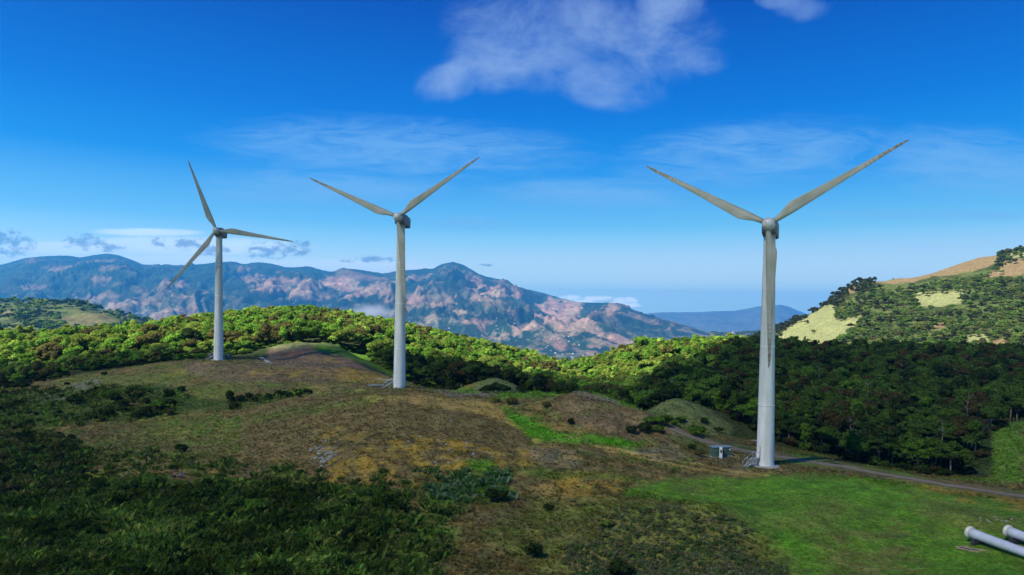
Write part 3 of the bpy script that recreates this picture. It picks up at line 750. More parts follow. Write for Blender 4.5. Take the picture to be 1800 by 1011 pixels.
for bl in [(985, 555, 42, 24, 1, 0.5), (1000, 540, 22, 14, 1), (1040, 575, 30, 10, 1, 0.5), (1090, 598, 26, 8, .9, 0.35), (835, 500, 20, 12, .9, 0.5), (872, 512, 22, 10, .9), (905, 516, 16, 8, .8), (835, 520, 9, 12, .7),
           (460, 492, 30, 8, .6), (520, 498, 50, 9, .7, .1), (610, 507, 45, 10, .75, .25), (670, 512, 25, 9, .6), (100, 470, 20, 6, .5), (190, 470, 18, 5, .5), (430, 474, 14, 5, .6), (60, 505, 20, 4, .5),
           (180, 490, 20, 4, .5), (205, 535, 14, 5, .5), (500, 508, 60, 9, .8, .1), (600, 498, 30, 8, .8), (560, 520, 60, 8, .6), (760, 530, 40, 12, .5), (700, 525, 40, 8, .5), (930, 575, 30, 6, .7), (640, 575, 40, 8, .5), (970, 532, 16, 8, .6), (1075, 545, 8, 14, .7, .3), (1130, 560, 40, 5, .4, .3)]:
    fmix(fblob(*bl), 'bare', 0.95)
fmix(np.clip((up - 0.88) * 10, 0, 1) * (fpx < 880) * np.clip(fn1 * 4 + 1.0, 0, 1), 'wood', 0.9)
fmix((FD > 14500).astype(float), 'field_haze', .75)  # farthest range coloured paler to stand in for thicker haze
far = grid_mesh('mountains', FW, FA, M['far'])
tag(far, kind='structure', label='blue forested mountain range with bare pinkish slopes beyond the valley')

# ------------------------------------------------------------------ haze, and the cloud that shades the ridge
def haze():
    x0, x1, y0, y1, z0, z1 = -31000, 31000, -2000, 26500, -425, 860
    o = MB().box(((x0 + x1) / 2, (y0 + y1) / 2, (z0 + z1) / 2), (x1 - x0, y1 - y0, z1 - z0)).build('haze', [])
    m = bpy.data.materials.new('haze_air'); m.use_nodes = True
    nt = m.node_tree; nt.nodes.clear()
    v = nt.nodes.new('ShaderNodeVolumePrincipled')
    v.inputs['Color'].default_value = (*HAZE_COLOR, 1)
    v.inputs['Density'].default_value = HAZE_DENSITY
    v.inputs['Anisotropy'].default_value = 0.2
    out = nt.nodes.new('ShaderNodeOutputMaterial'); nt.links.new(v.outputs[0], out.inputs['Volume'])
    o.data.materials.clear(); o.data.materials.append(m)
    tag(o, kind='stuff', label='thin blue haze filling the valley air')
haze()

SHADE = [(-1500, 232), (-300, 225), (300, 238), (440, 246), (500, 258), (580, 258), (650, 264), (850, 262), (1000, 238), (1100, 250), (1200, 305), (1300, 365), (1400, 440), (1600, 470), (2100, 480), (2800, 480)]
def shadow_cloud():
    Zc = 1500.0
    pts = []
    a = np.array(SHADE, float)
    for px in np.linspace(-1500, 2800, 300):
        D = np.interp(px, a[:, 0], a[:, 1]) * (1 + 0.06 * float(fbm(np.array(px / 90.0), np.array(3.3), 3)))
        p = unproject(px, 640, D)
        if -900 < p[0] < 1200: pts.append((p[0], p[1]))
    pts = pts + [(900, -150), (300, -320), (-300, -330), (-800, -150)]
    off = TOSUN[:2] / TOSUN[2] * (Zc - 12)
    P = [(x + off[0], y + off[1]) for x, y in pts]
    xs, ys = [p[0] for p in P], [p[1] for p in P]
    st = 9.0
    gx = np.arange(min(xs) - 20, max(xs) + 20, st); gy = np.arange(min(ys) - 20, max(ys) + 20, st)
    X, Y = np.meshgrid(gx, gy, indexing='ij')
    ins = in_poly(X + 14 * fbm(X / 40, Y / 40, 3), Y + 14 * fbm(X / 40 + 8, Y / 40, 3), P)
    puff = 60 + 55 * fbm(X / 120, Y / 120, 5) + 30 * fbm(X / 35, Y / 35, 3, ridged=True)
    idx = -np.ones(X.shape, int); k = 0
    cells = ins[:-1, :-1] & ins[1:, :-1] & ins[:-1, 1:] & ins[1:, 1:]
    use = np.zeros(X.shape, bool)
    for dx in (0, 1):
        for dy in (0, 1):
            use[dx:dx + cells.shape[0], dy:dy + cells.shape[1]] |= cells
    idx[use] = np.arange(use.sum()); n = use.sum()
    full = np.zeros(X.shape, bool)
    full[1:-1, 1:-1] = cells[:-1, :-1] & cells[1:, :-1] & cells[:-1, 1:] & cells[1:, 1:]
    top = Zc + np.where(full, np.maximum(puff, 12), 0); bot = Zc - np.where(full, 12 + 8 * np.abs(fbm(X / 60, Y / 60, 3)), 0)
    V = np.concatenate([np.stack([X[use], Y[use], top[use]], -1), np.stack([X[use], Y[use], bot[use]], -1)])
    ii, jj = np.nonzero(cells)
    q = np.stack([idx[ii, jj], idx[ii + 1, jj], idx[ii + 1, jj + 1], idx[ii, jj + 1]], -1)
    q = np.concatenate([q, q[:, ::-1] + n])
    m = simple_mat('cloud_white', (0.85, 0.86, 0.88), 1.0, var=0.03, scale=0.02)      # thin enough to let part of the sun through
    nt = m.node_tree; tr_ = nt.nodes.new('ShaderNodeBsdfTransparent'); mx_ = nt.nodes.new('ShaderNodeMixShader'); mx_.inputs[0].default_value = 0.52
    nt.links.new(nt.nodes['Principled BSDF'].outputs[0], mx_.inputs[1]); nt.links.new(tr_.outputs[0], mx_.inputs[2]); nt.links.new(mx_.outputs[0], nt.nodes['Material Output'].inputs[0])
    me = np_mesh('cloud', V, q.ravel(), np.full(len(q), 4), None, True, [m])
    tag(link(bpy.data.objects.new('cloud', me)), kind='structure', label='broad low cloud high over the ridge that shades the foreground')
shadow_cloud()
#@@OBJECTS@@
# ------------------------------------------------------------------ wind turbines
def blade_mesh():
    st = [(0.75, .84, .84, 10), (1.5, .86, .80, 12), (2.4, 1.08, .66, 12), (3.5, 1.50, .52, 11), (4.6, 1.82, .42, 10), (5.4, 1.78, .36, 9), (7.5, 1.56, .27, 7), (10, 1.33, .21, 5),
          (13, 1.08, .16, 3), (16, .86, .12, 2), (19, .65, .085, 1), (21.3, .48, .06, 0), (22.8, .34, .04, 0), (23.35, .2, .02, 0), (23.5, .05, .008, 0)]
    rings = []
    for r, c, t, tw in st:
        le = -0.42 - 0.10 * min(1, max(0, (r - .75) / 3)) + 0.012 * max(0, r - 4)
        ring = []
        for j in range(16):
            a = 2 * math.pi * j / 16
            x = (1 - math.cos(a)) / 2                       # 0 leading edge, 1 trailing edge
            fat = math.sin(a) if r < 2 else math.sin(a) * (1.25 - 0.75 * x) * (1.05 if math.sin(a) > 0 else 0.85)
            z = le + c * x; y = fat * t / 2
            ca, sa = math.cos(R_(tw)), math.sin(R_(tw))
            ring.append((r, y * ca - z * sa - 0.012 * max(0, r - 6) * 0.6, z * ca + y * sa))
        rings.append(ring)
    return MB().rings(rings)

def box_nacelle():
    b = MB()
    prof = [(-1.75, 0.78, 0.90, -1.0), (-1.2, 1.18, 1.22, -1.22), (0.5, 1.24, 1.30, -1.28), (3.6, 1.24, 1.30, -1.28), (4.7, 1.12, 1.18, -1.1), (4.9, 0.98, 1.02, -0.95)]
    rings = []
    for y, w, t, bt in prof:
        ring = []
        for cx, cz_, sx, sz in ((1, 1, w, t), (-1, 1, w, t), (-1, -1, w, bt), (1, -1, w, bt)):
            for k in (0, 1, 2):
                base = {(1, 1): 0, (-1, 1): 90, (-1, -1): 180, (1, -1): 270}[(cx, cz_)]
                a = R_(base + k * 45); rr = 0.28
                ring.append((cx * (w - rr) + rr * math.cos(a), y, (sz - rr if cz_ > 0 else sz + rr) + rr * math.sin(a)))
        rings.append(ring)
    return b.rings(rings, smooth=False)

TURB = {}
def turbine(px, py, D, yaw, phase, label, with_stairs):
    base = Vector(unproject(px, py, D))
    t = empty('wind_turbine', base, 0.0, label, 'wind turbine', 'three white wind turbines on the ridge')
    if TURB:
        tower = link(bpy.data.objects.new('tower', TURB['tower']), t)
    else:
        prof = [(1.44, -0.2), (1.44, 0.0)]
        seams = [0.15, 10.2, 20.1, 29.8]
        tower = MB()
        z = 0.0; pr_ = [(1.44, -1.2)]
        for i in range(0, 41):
            zz_ = 38.55 * i / 40; pr_.append((1.44 - (1.44 - 0.93) * (zz_ / 38.55) ** 1.05, zz_))
        tower.lathe(pr_, 40)
        tower = tower.build('tower', M['tower'], t); TURB['tower'] = tower.data
        f = []
        for zc in seams:
            r = 1.44 - 0.51 * (zc / 38.55) ** 1.05
            f.append((zc, MB().lathe([(r + 0.002, -.07), (r + .045, -.06), (r + .045, .06), (r + 0.002, .07)], 40, cap=False).mesh('flange', M['tower'])))
        TURB['flange'] = f
    for zc, me in TURB['flange']:
        o = link(bpy.data.objects.new('flange', me), tower); o.location.z = zc
    if 'found' not in TURB:
        TURB['found'] = MB().lathe([(2.35, -1.5), (2.35, 0.02), (2.28, 0.09), (1.6, 0.11)], 40).mesh('foundation', M['concrete'])
        TURB['nacelle'] = box_nacelle().mesh('nacelle', M['nacelle'])
        TURB['yawring'] = MB().lathe([(0.96, 0), (1.02, .05), (1.02, .32), (0.9, .38)], 32).mesh('yaw_ring', M['nacelle'])
        hub = MB(); prof = [(0.0, -1.3), (.35, -1.25), (.66, -1.08), (.88, -.80), (1.0, -.45), (1.04, -.05), (1.03, .45), (.94, .75), (.80, .95)]
        rings = [[(max(r, 0.01) * math.cos(2 * math.pi * j / 32), y, max(r, .01) * math.sin(2 * math.pi * j / 32)) for j in range(32)] for r, y in prof]
        TURB['hub'] = hub.rings(rings).mesh('hub', M['hub'])
        TURB['blade'] = blade_mesh().mesh('blade', M['blade'])
        vane = MB().tube((0, 4.0, 1.3), (0, 4.0, 2.1), .04).tube((0, 4.0, 2.05), (0, 4.5, 2.05), .03)
        TURB['vane'] = vane.mesh('wind_vane', M['dark'])
        d = MB().box((0, 0, 0), (.85, .08, 1.95), bev=.03).box((0, -.03, 0), (.72, .06, 1.8), mat=1)
        TURB['door'] = d.mesh('door', [M['steel'], M['tower']])
    fo = link(bpy.data.objects.new('foundation', TURB['found']), t)
    head_rot = Matrix.Rotation(yaw, 4, 'Z')
    tilt = Matrix.Rotation(R_(-5), 4, 'X')
    yr = link(bpy.data.objects.new('yaw_ring', TURB['yawring']), t); yr.location.z = 38.5
    n = link(bpy.data.objects.new('nacelle', TURB['nacelle']), t)
    n.matrix_local = Matrix.Translation((0, 0, 40.0)) @ head_rot @ tilt
    v = link(bpy.data.objects.new('wind_vane', TURB['vane']), n)
    h = link(bpy.data.objects.new('hub', TURB['hub']), t)
    hm = Matrix.Translation((0, 0, 40.0)) @ head_rot @ tilt @ Matrix.Translation((0, -3.0, 0))
    h.matrix_local = hm
    for k in range(3):
        b = link(bpy.data.objects.new('blade', TURB['blade']), t)
        b.matrix_local = hm @ Matrix.Rotation(-(phase + k * 2 * math.pi / 3), 4, 'Y')
    dr = R_(200 if with_stairs else 170)        # door on the side that faces away to the photo's left
    dv = Vector((math.cos(dr), math.sin(dr), 0))
    door = link(bpy.data.objects.new('door', TURB['door']), t)
    door.location = dv * 1.43 + Vector((0, 0, 2.35)); door.rotation_euler = (0, 0, dr + math.pi / 2)
    hd = MB().box((.28, -.1, 0), (.05, .06, .2)).build('handle', M['dark'], door)
    # steel stairs and landing
    st = MB(); side = Vector((-dv.y, dv.x, 0))
    for k in range(7):
        c = dv * (2.35 + 0.28 * k) + Vector((0, 0, 1.25 - k * 0.2)); st.box(c, (.28, 0.85, .04), Matrix.Rotation(dr, 3, 'Z'))
    st.box(dv * 1.85 + Vector((0, 0, 1.33)), (.85, .95, .05), Matrix.Rotation(dr, 3, 'Z'))
    for sgn in (-1, 1):
        s0 = side * .44 * sgn
        st.tube(dv * 2.25 + s0 + Vector((0, 0, 1.28)), dv * 4.25 + s0 + Vector((0, 0, -0.15)), .05, n=5)
        st.tube(dv * 2.2 + s0 + Vector((0, 0, 1.3)), dv * 2.2 + s0 + Vector((0, 0, -.6)), .04, n=5)
    stairs = st.build('stairs', M['steel'], t)
    hr = MB()
    for sgn in (-1, 1):
        s0 = side * .46 * sgn
        hr.tube(dv * 2.25 + s0 + Vector((0, 0, 2.3)), dv * 4.25 + s0 + Vector((0, 0, 0.85)), .028, n=5)
        hr.tube(dv * 1.45 + s0 + Vector((0, 0, 2.3)), dv * 2.25 + s0 + Vector((0, 0, 2.3)), .028, n=5)
        for d_, zt, zb in ((1.6, 2.3, 1.3), (2.25, 2.3, 1.3), (3.25, 1.58, .55), (4.2, .88, -.4)):
            hr.tube(dv * d_ + s0 + Vector((0, 0, zt)), dv * d_ + s0 + Vector((0, 0, zb)), .025, n=5)
    hr.build('handrail', M['steel'], stairs)
    return t, base
T1, B1 = turbine(384, 633, 223, R_(6), R_(-7), 'wind turbine with cream blades, one reaching steeply up, at the far end of the ridge', False)
T2, B2 = turbine(702, 683, 169, R_(-6), R_(37), 'middle wind turbine on the crest, one blade hanging down in front of its tower', False)
T3, B3 = turbine(1345, 818, 120, R_(-24), R_(32), 'tallest looking wind turbine beside the gravel road, steel stairs at its foot', True)

# ------------------------------------------------------------------ gravel road
def strip(name, pts, width, mat, lift=0.07, dmin=60, dmax=400, label=None, edge=0.25, seg=1.2):
    P = []
    for px, py in pts:
        D = hit(px, py, dmin, dmax); P.append(np.array(gpos(px, D)))
    P = np.array(P); d = np.concatenate([[0], np.cumsum(np.hypot(*(P[1:, :2] - P[:-1, :2]).T))])
    n = max(8, int(d[-1] / seg)); s_ = np.linspace(0, d[-1], n)
    C_ = np.stack([np.interp(s_, d, P[:, k]) for k in (0, 1)], 1)
    for _ in range(6): C_[1:-1] = (C_[:-2] + C_[1:-1] * 2 + C_[2:]) / 4
    T_ = np.gradient(C_, axis=0); T_ /= np.linalg.norm(T_, axis=1)[:, None]; Nn = np.stack([-T_[:, 1], T_[:, 0]], 1)
    across = np.linspace(-0.5, 0.5, 9); V = []
    for i in range(n):
        wv = width * (1 + 0.10 * float(fbm(np.array(s_[i] / 6), np.array(1.7), 2)))
        row = [C_[i] + Nn[i] * a * wv for a in across]
        zs = [zat(*q) for q in row]
        zc = zs[4]
        for q, z, a in zip(row, zs, across):
            rut = -0.05 if 0.18 < abs(a) < 0.32 else (0.03 if abs(a) < 0.1 else 0)
            V.append((q[0], q[1], max(z + lift * (1 if abs(a) < .45 else .15), zc + lift * .5 if abs(a) < .45 else -99) + rut))
    m_ = len(across); f = [(i * m_ + j, (i + 1) * m_ + j, (i + 1) * m_ + j + 1, i * m_ + j + 1) for i in range(n - 1) for j in range(m_ - 1)]
    b = MB(); b.add(V, f, 0, True)
    o = b.build(name, mat)
    uvl = o.data.attributes.new('across', 'FLOAT', 'POINT'); uvl.data.foreach_set('value', np.tile(across, n).astype(np.float32))
    return tag(o, kind='structure', label=label)
def road_mat():
    m, nt, b = mat_new('gravel_road')
    N, L = nt.nodes.new, nt.links.new
    at = N('ShaderNodeAttribute'); at.attribute_name = 'across'
    geo = N('ShaderNodeNewGeometry')
    n = N('ShaderNodeTexNoise'); n.inputs['Scale'].default_value = 1.3; n.inputs['Detail'].default_value = 9; n.inputs['Roughness'].default_value = .7; L(geo.outputs['Position'], n.inputs['Vector'])
    ab = N('ShaderNodeMath'); ab.operation = 'ABSOLUTE'; L(at.outputs['Fac'], ab.inputs[0])
    sb = N('ShaderNodeMath'); sb.operation = 'SUBTRACT'; L(ab.outputs[0], sb.inputs[0]); sb.inputs[1].default_value = 0.24
    a2 = N('ShaderNodeMath'); a2.operation = 'ABSOLUTE'; L(sb.outputs[0], a2.inputs[0])
    ml = N('ShaderNodeMath'); ml.operation = 'MULTIPLY_ADD'; L(a2.outputs[0], ml.inputs[0]); ml.inputs[1].default_value = -3.0; ml.inputs[2].default_value = 0.55
    ad = N('ShaderNodeMath'); ad.operation = 'ADD'; L(ml.outputs[0], ad.inputs[0]); L(n.outputs['Fac'], ad.inputs[1])
    r = N('ShaderNodeValToRGB'); r.color_ramp.elements[0].position = .45; r.color_ramp.elements[1].position = 1.05
    r.color_ramp.elements[0].color = (.080, .080, .038, 1); r.color_ramp.elements[1].color = (.26, .185, .12, 1)
    L(ad.outputs[0], r.inputs[0]); L(r.outputs[0], b.inputs['Base Color']); b.inputs['Roughness'].default_value = .95
    return m
M['road'] = road_mat()
strip('road', [(1178, 752), (1200, 762), (1250, 778), (1300, 790), (1345, 799), (1400, 807), (1500, 824), (1600, 842), (1700, 858), (1800, 872), (1900, 886), (2050, 905)], 2.9, M['road'],
      label='narrow gravel road running past the tallest turbine')
strip('path', [(458, 628), (463, 631), (470, 636), (478, 639)], 1.5, M['concrete'], dmin=150, dmax=262, label='pale concrete drain path below the mound')

# ------------------------------------------------------------------ things near the towers
def up_axis(o, px, py, **k):
    p, D = place(px, py, **k); o.location = p; return D
def cabinet(px, py, rz, sc, label):
    p, D = place(px, py, 60, 300)
    t = empty('transformer_cabinet', p, rz, label, 'electrical cabinet', 'green transformer cabinets')
    MB().box((0, 0, .95 * sc), (1.9 * sc, 1.5 * sc, 1.9 * sc), bev=.03).build('body', M['cab_green'], t)
    MB().box((0, 0, 1.95 * sc), (2.15 * sc, 1.75 * sc, .12 * sc), bev=.03).build('roof', M['cab_roof'], t)
    MB().box((0, 0, 0.0), (2.3 * sc, 1.9 * sc, .25)).build('plinth', M['concrete'], t)
    for s_ in (-1, 1):
        d = MB().box((s_ * .46 * sc, -.77 * sc, .98 * sc), (.84 * sc, .04, 1.6 * sc), bev=.015).build('door', M['cab_green'], t)
        MB().box((s_ * .12 * sc, -.80 * sc, 1.0 * sc), (.04, .05, .22)).build('handle', M['dark'], d)
    MB().box((.62 * sc, -.80 * sc, 1.45 * sc), (.34 * sc, .02, .3 * sc)).build('warning_plate', M['white'], t)
    return t
cabinet(1258, 803, R_(12), .92, 'green metal cabinet with a warning plate, farther from the tallest turbine, one of a pair')
cabinet(1275, 801, R_(12), .84, 'green metal cabinet of the pair by the road, nearest the tallest turbine')
cabinet(400, 632, R_(0), .8, 'small dark green cabinet at the foot of the cream bladed turbine')
post = MB().box((0, 0, 1.0), (.5, .12, 2.0), bev=.02).box((0, -.07, 1.25), (.3, .03, .5), mat=1).build('meter_post', [M['white'], M['dark']])
D_ = up_axis(post, 1267, 806, dmin=60, dmax=300); tag(post, 'white slim meter post standing between the two green cabinets', 'meter post')
def slab(px, py, size, rz, name, label, cat, mat, z=.1, **k):
    p, D = place(px, py, 60, 300)
    b = MB().box((0, 0, z), size, bev=min(size) * .15)
    o = b.build(name, mat); o.location = p; o.rotation_euler.z = rz
    return tag(o, label, cat, **k)
slab(1325, 776, (3.6, 1.2, .25), R_(-4), 'concrete_slab', 'low pale concrete slab beyond the road behind the tallest turbine', 'concrete slab', M['concrete'])
slab(677, 668, (5.4, .5, .25), R_(-22), 'concrete_slab', 'long pale concrete kerb behind the foot of the middle turbine', 'concrete slab', M['concrete'])
slab(722, 674, (3.2, .4, .2), R_(-15), 'concrete_slab', 'short pale concrete kerb just right of the middle turbine tower', 'concrete slab', M['concrete'])
slab(460, 638, (7.0, .4, .2), R_(0), 'concrete_slab', 'thin white concrete strip lying in front of the drain path', 'concrete slab', M['concrete'])
# steel grating bundle left of the middle tower
p, D = place(662, 679, 60, 300)
t = empty('steel_bundle', p, R_(-4), 'blue grey bundle of steel lengths lying left of the middle turbine', 'steel bundle')
for k in range(4):
    MB().tube((-2.0 + .2 * k, -.45 + .3 * k, .22), (2.1 - .15 * k, -.4 + .3 * k, .25), .13, n=6).build('bar', M['cab_roof'], t)
for x in (-1.1, 1.0):
    MB().box((x, 0, .07), (.2, 1.6, .14)).build('bearer', M['wood'], t)

# ------------------------------------------------------------------ the two big pipes lying on the grass
def pipe(px, py, heading, pitch, label):
    p, D = place(px, py, 50, 200)
    t = empty('large_pipe', p + Vector((0, 0, .0)), heading, label, 'pipe', 'big pale pipes lying on the grass')
    rot = Matrix.Rotation(pitch, 4, 'Y')
    rings = []
    for x, r, fl in ((0.35, .60, 1), (1.0, .58, 1), (2.2, .54, .98), (4, .58, .92), (7, .58, .84), (12, .52, .72), (18, .45, .6), (22, .3, .5)):
        rings.append([(x, r * math.cos(2 * math.pi * j / 28), 1.05 + r * fl * math.sin(2 * math.pi * j / 28)) for j in range(28)])
    MB().rings(rings).build('shell', M['pipe'], t, rot)
    pr_ = [(0.0, .56), (0.0, .72), (.12, .745), (.32, .72), (.38, .60)]
    MB().rings([[(x, r * math.cos(2 * math.pi * j / 28), 1.05 + r * math.sin(2 * math.pi * j / 28)) for j in range(28)] for x, r in pr_], cap=False).build('rim', M['pipe_rim'], t, rot)
    MB().rings([[(x, r * math.cos(2 * math.pi * j / 28), 1.05 + r * math.sin(2 * math.pi * j / 28)) for j in range(28)] for x, r in ((.12, .62), (.05, .55))]).build('end_plate', M['dark'], t, rot)
    cr = MB().box((1.2, 0, .20), (.5, 1.7, .4), bev=.03).box((1.2, .62, .48), (.4, .35, .3)).box((1.2, -.62, .48), (.4, .35, .3))
    cr.build('cradle', M['dark'], t)
    MB().box((8.5, 0, .24), (.5, 1.7, .48), bev=.03).build('cradle', M['dark'], t)
    return t, p
_, PP1 = pipe(1702, 951, R_(-72), R_(2.2), 'big pale pipe on the grass with a cream rim, the nearer of two')
_, PP2 = pipe(1769, 949, R_(-73), R_(2.2), 'second big pale pipe beyond the first, mostly outside the picture edge')
for px, py, rz, ln, lab in ((1692, 963, 20, 1.9, 'grey plank lying in the grass at the tip of the nearer pipe'), (1703, 969, -28, 2.3, 'short pale board under the rim of the nearer pipe'),
                            (1716, 967, -20, 2.6, 'dark board half under the nearer pipe'), (1793, 962, -18, 2.0, 'tan board lying below the farther pipe')):
    p, D = place(px, py, 50, 200)
    o = MB().box((0, 0, .1), (ln, .28, .12), bev=.02).build('timber_board', M['wood']); o.location = p; o.rotation_euler = (0, R_(3), R_(rz))
    tag(o, lab, 'board')

# ------------------------------------------------------------------ rocks
def rock_mesh(seed):
    r = np.random.default_rng(seed)
    import bmesh
    bm = bmesh.new(); bmesh.ops.create_icosphere(bm, subdivisions=3, radius=1)
    sc = Vector((1, .55 + .4 * r.random(), .45 + .35 * r.random())); pl = [Vector(r.normal(size=3)).normalized() for _ in range(9)]; of = [.55 + .3 * r.random() for _ in pl]
    for v in bm.verts:
        c = v.co.copy()
        for q, o in zip(pl, of):
            d = c.dot(q)
            if d > o: c -= q * (d - o)
        v.co = Vector((c.x * sc.x, c.y * sc.y, c.z * sc.z)) * (1 + .05 * math.sin(9 * c.x + seed) * math.sin(8 * c.y))
    me = bpy.data.meshes.new('rock'); bm.to_mesh(me); bm.free(); me.materials.append(M['rock']); return me
RK = [rock_mesh(i) for i in range(6)]
rr = random.Random(5)
def rock(px, py, size, label, group=None):
    p, D = place(px, py, 50, 300)
    o = link(bpy.data.objects.new('rock', rr.choice(RK))); o.location = p + Vector((0, 0, -size * .02)); o.rotation_euler = (rr.uniform(-.2, .2), rr.uniform(-.2, .2), rr.uniform(0, 6.3))
    o.scale = (size, size, size * rr.uniform(.7, 1.1)); tag(o, label, 'rock', group); return o
for _ in range(34): rock(rr.gauss(573, 11), rr.gauss(801, 11), rr.uniform(.2, .5), 'pale lichen covered rock in the outcrop on the brown knoll', 'rocks of the pale outcrop')
for px, py, s_ in ((556, 806, .8), (562, 798, 1.0), (568, 812, .95), (573, 800, .85), (560, 789, .7), (577, 808, .7), (565, 820, .6), (584, 788, .5), (592, 787, .5), (590, 800, .35), (553, 815, .45), (548, 806, .4), (571, 788, .4)):
    rock(px, py, s_ * .72, 'pale lichen covered rock in the outcrop on the brown knoll', 'rocks of the pale outcrop')
for _ in range(46):
    px, py = rr.gauss(760, 55), rr.gauss(775, 26)
    if 640 < px < 900 and 722 < py < 840: rock(px, py, rr.uniform(.16, .42), 'small grey stone scattered over the brown knoll between turbine and shrubs', 'loose stones on the brown knoll')
for _ in range(14):
    px, py = rr.uniform(470, 560), rr.uniform(760, 810); rock(px, py, rr.uniform(.14, .3), 'small pale stone beside the rock outcrop', 'loose stones beside the outcrop')
for _ in range(16):
    rock(rr.uniform(1722, 1815), 908 + rr.uniform(-2, 2) + rr.random() * 8, rr.uniform(.12, .3), 'pale broken stone on the bare strip beyond the big pipes', 'rubble beyond the pipes')
for _ in range(8):
    rock(rr.uniform(255, 285), rr.uniform(790, 812), rr.uniform(.3, .6), 'grey lichen stone on the slope near the two seated people', 'grey stones on the lower slope')

# ------------------------------------------------------------------ fences
def fence(pts, n, label, dmin=60, dmax=400, h=1.15, rails=(1.08, .62)):
    P = [np.array(place(px, py, dmin, dmax)[0]) for px, py in pts]
    t = empty('fence', P[0], 0, label, 'fence', 'post and rail fences')
    P = np.array(P); d = np.concatenate([[0], np.cumsum(np.linalg.norm(P[1:] - P[:-1], axis=1))])
    Q = [Vector([np.interp(s_, d, P[:, k]) for k in range(3)]) - Vector(P[0]) for s_ in np.linspace(0, d[-1], n)]
    for q in Q:
        q.z = zat(q.x + P[0][0], q.y + P[0][1]) - P[0][2]
    for q in Q: MB().tube(q - Vector((0, 0, .4)), q + Vector((0, 0, h + .1)), .07, .06, 6).build('post', M['post'], t)
    for r in rails:
        b = MB()
        for a, c in zip(Q, Q[1:]): b.tube(a + Vector((0, 0, r)), c + Vector((0, 0, r)), .045, n=5)
        b.build('rail', M['post'], t)
fence([(1008, 698), (1030, 701), (1050, 706), (1070, 710), (1088, 716)], 9, 'wooden rail fence on the grassy crest in front of the dark trees', 130, 200)
fence([(1700, 749), (1730, 747), (1765, 744), (1800, 740), (1850, 735), (1920, 728)], 11, 'wire fence with thin posts on the green slope below the dark forest', 130, 260, 1.3, (1.25, .8, .35))
fence([(715, 665), (745, 672), (790, 683), (850, 689)], 12, 'low fence along the green edge behind the middle turbine', 130, 260, .9, (.85,))

# ------------------------------------------------------------------ two people sitting low in the grass
def person(px, py, rz, jacket, label):
    p, D = place(px, py, 60, 200)
    sk = [((0, 0, .22), .15), ((0, .02, .42), .15), ((0, .0, .62), .16), ((0, -.01, .74), .06), ((0, -.02, .86), .10), ((0, -.03, .98), .085),
          ((.2, 0, .64), .06), ((.27, -.15, .44), .05), ((.16, -.34, .42), .04), ((-.2, 0, .64), .06), ((-.27, -.15, .44), .05), ((-.16, -.34, .42), .04),
          ((.13, -.2, .22), .09), ((.16, -.44, .44), .075), ((.15, -.52, .10), .05), ((.15, -.66, .06), .04), ((-.13, -.2, .22), .09), ((-.16, -.44, .44), .075), ((-.15, -.52, .10), .05), ((-.15, -.66, .06), .04)]
    ed = [(0, 1), (1, 2), (2, 3), (3, 4), (4, 5), (2, 6), (6, 7), (7, 8), (2, 9), (9, 10), (10, 11), (0, 12), (12, 13), (13, 14), (14, 15), (0, 16), (16, 17), (17, 18), (18, 19)]
    def skin(name, idx, grow, mat, parent=None):
        mp = {k: i for i, k in enumerate(idx)}
        me = bpy.data.meshes.new(name); me.from_pydata([sk[k][0] for k in idx], [(mp[a], mp[b]) for a, b in ed if a in mp and b in mp], [])
        o = link(bpy.data.objects.new(name, me), parent); md = o.modifiers.new('skin', 'SKIN'); md.use_smooth_shade = True
        for k, sv in zip(idx, me.skin_vertices[0].data): sv.radius = (sk[k][1] + grow,) * 2
        me.skin_vertices[0].data[0].use_root = True
        o.modifiers.new('sub', 'SUBSURF').levels = 1; o.modifiers['sub'].render_levels = 1
        me.materials.append(mat); return o
    o = skin('person', list(range(len(sk))), 0, M['skin'])
    o.location = p + Vector((0, 0, .0)); o.rotation_euler.z = rz
    tag(o, label, 'person')
    skin('jacket', [1, 2, 6, 7, 9, 10], .025, jacket, o)
    skin('trousers', [0, 12, 13, 14, 16, 17, 18], .015, M['trouser'], o)
    MB().lathe([(.02, 1.10), (.08, 1.08), (.112, 1.0), (.115, .92), (.105, .88)], 12).build('hair', M['dark'], o, Matrix.Translation((0, .01, 0)))
M['skin'] = simple_mat('skin', (.26, .15, .10), .6); M['trouser'] = simple_mat('trousers', (.03, .025, .05), .9)
M['blue'] = simple_mat('blue_cloth', (.005, .10, .35), .9); M['purple'] = simple_mat('pink_cloth', (.22, .04, .10), .9)
person(307.5, 839, R_(-15), M['purple'], 'person in a dark pink top sitting in the grass beside the one in blue')
person(318.5, 840, R_(20), M['blue'], 'person in a bright blue jacket sitting on the dim grassy slope')

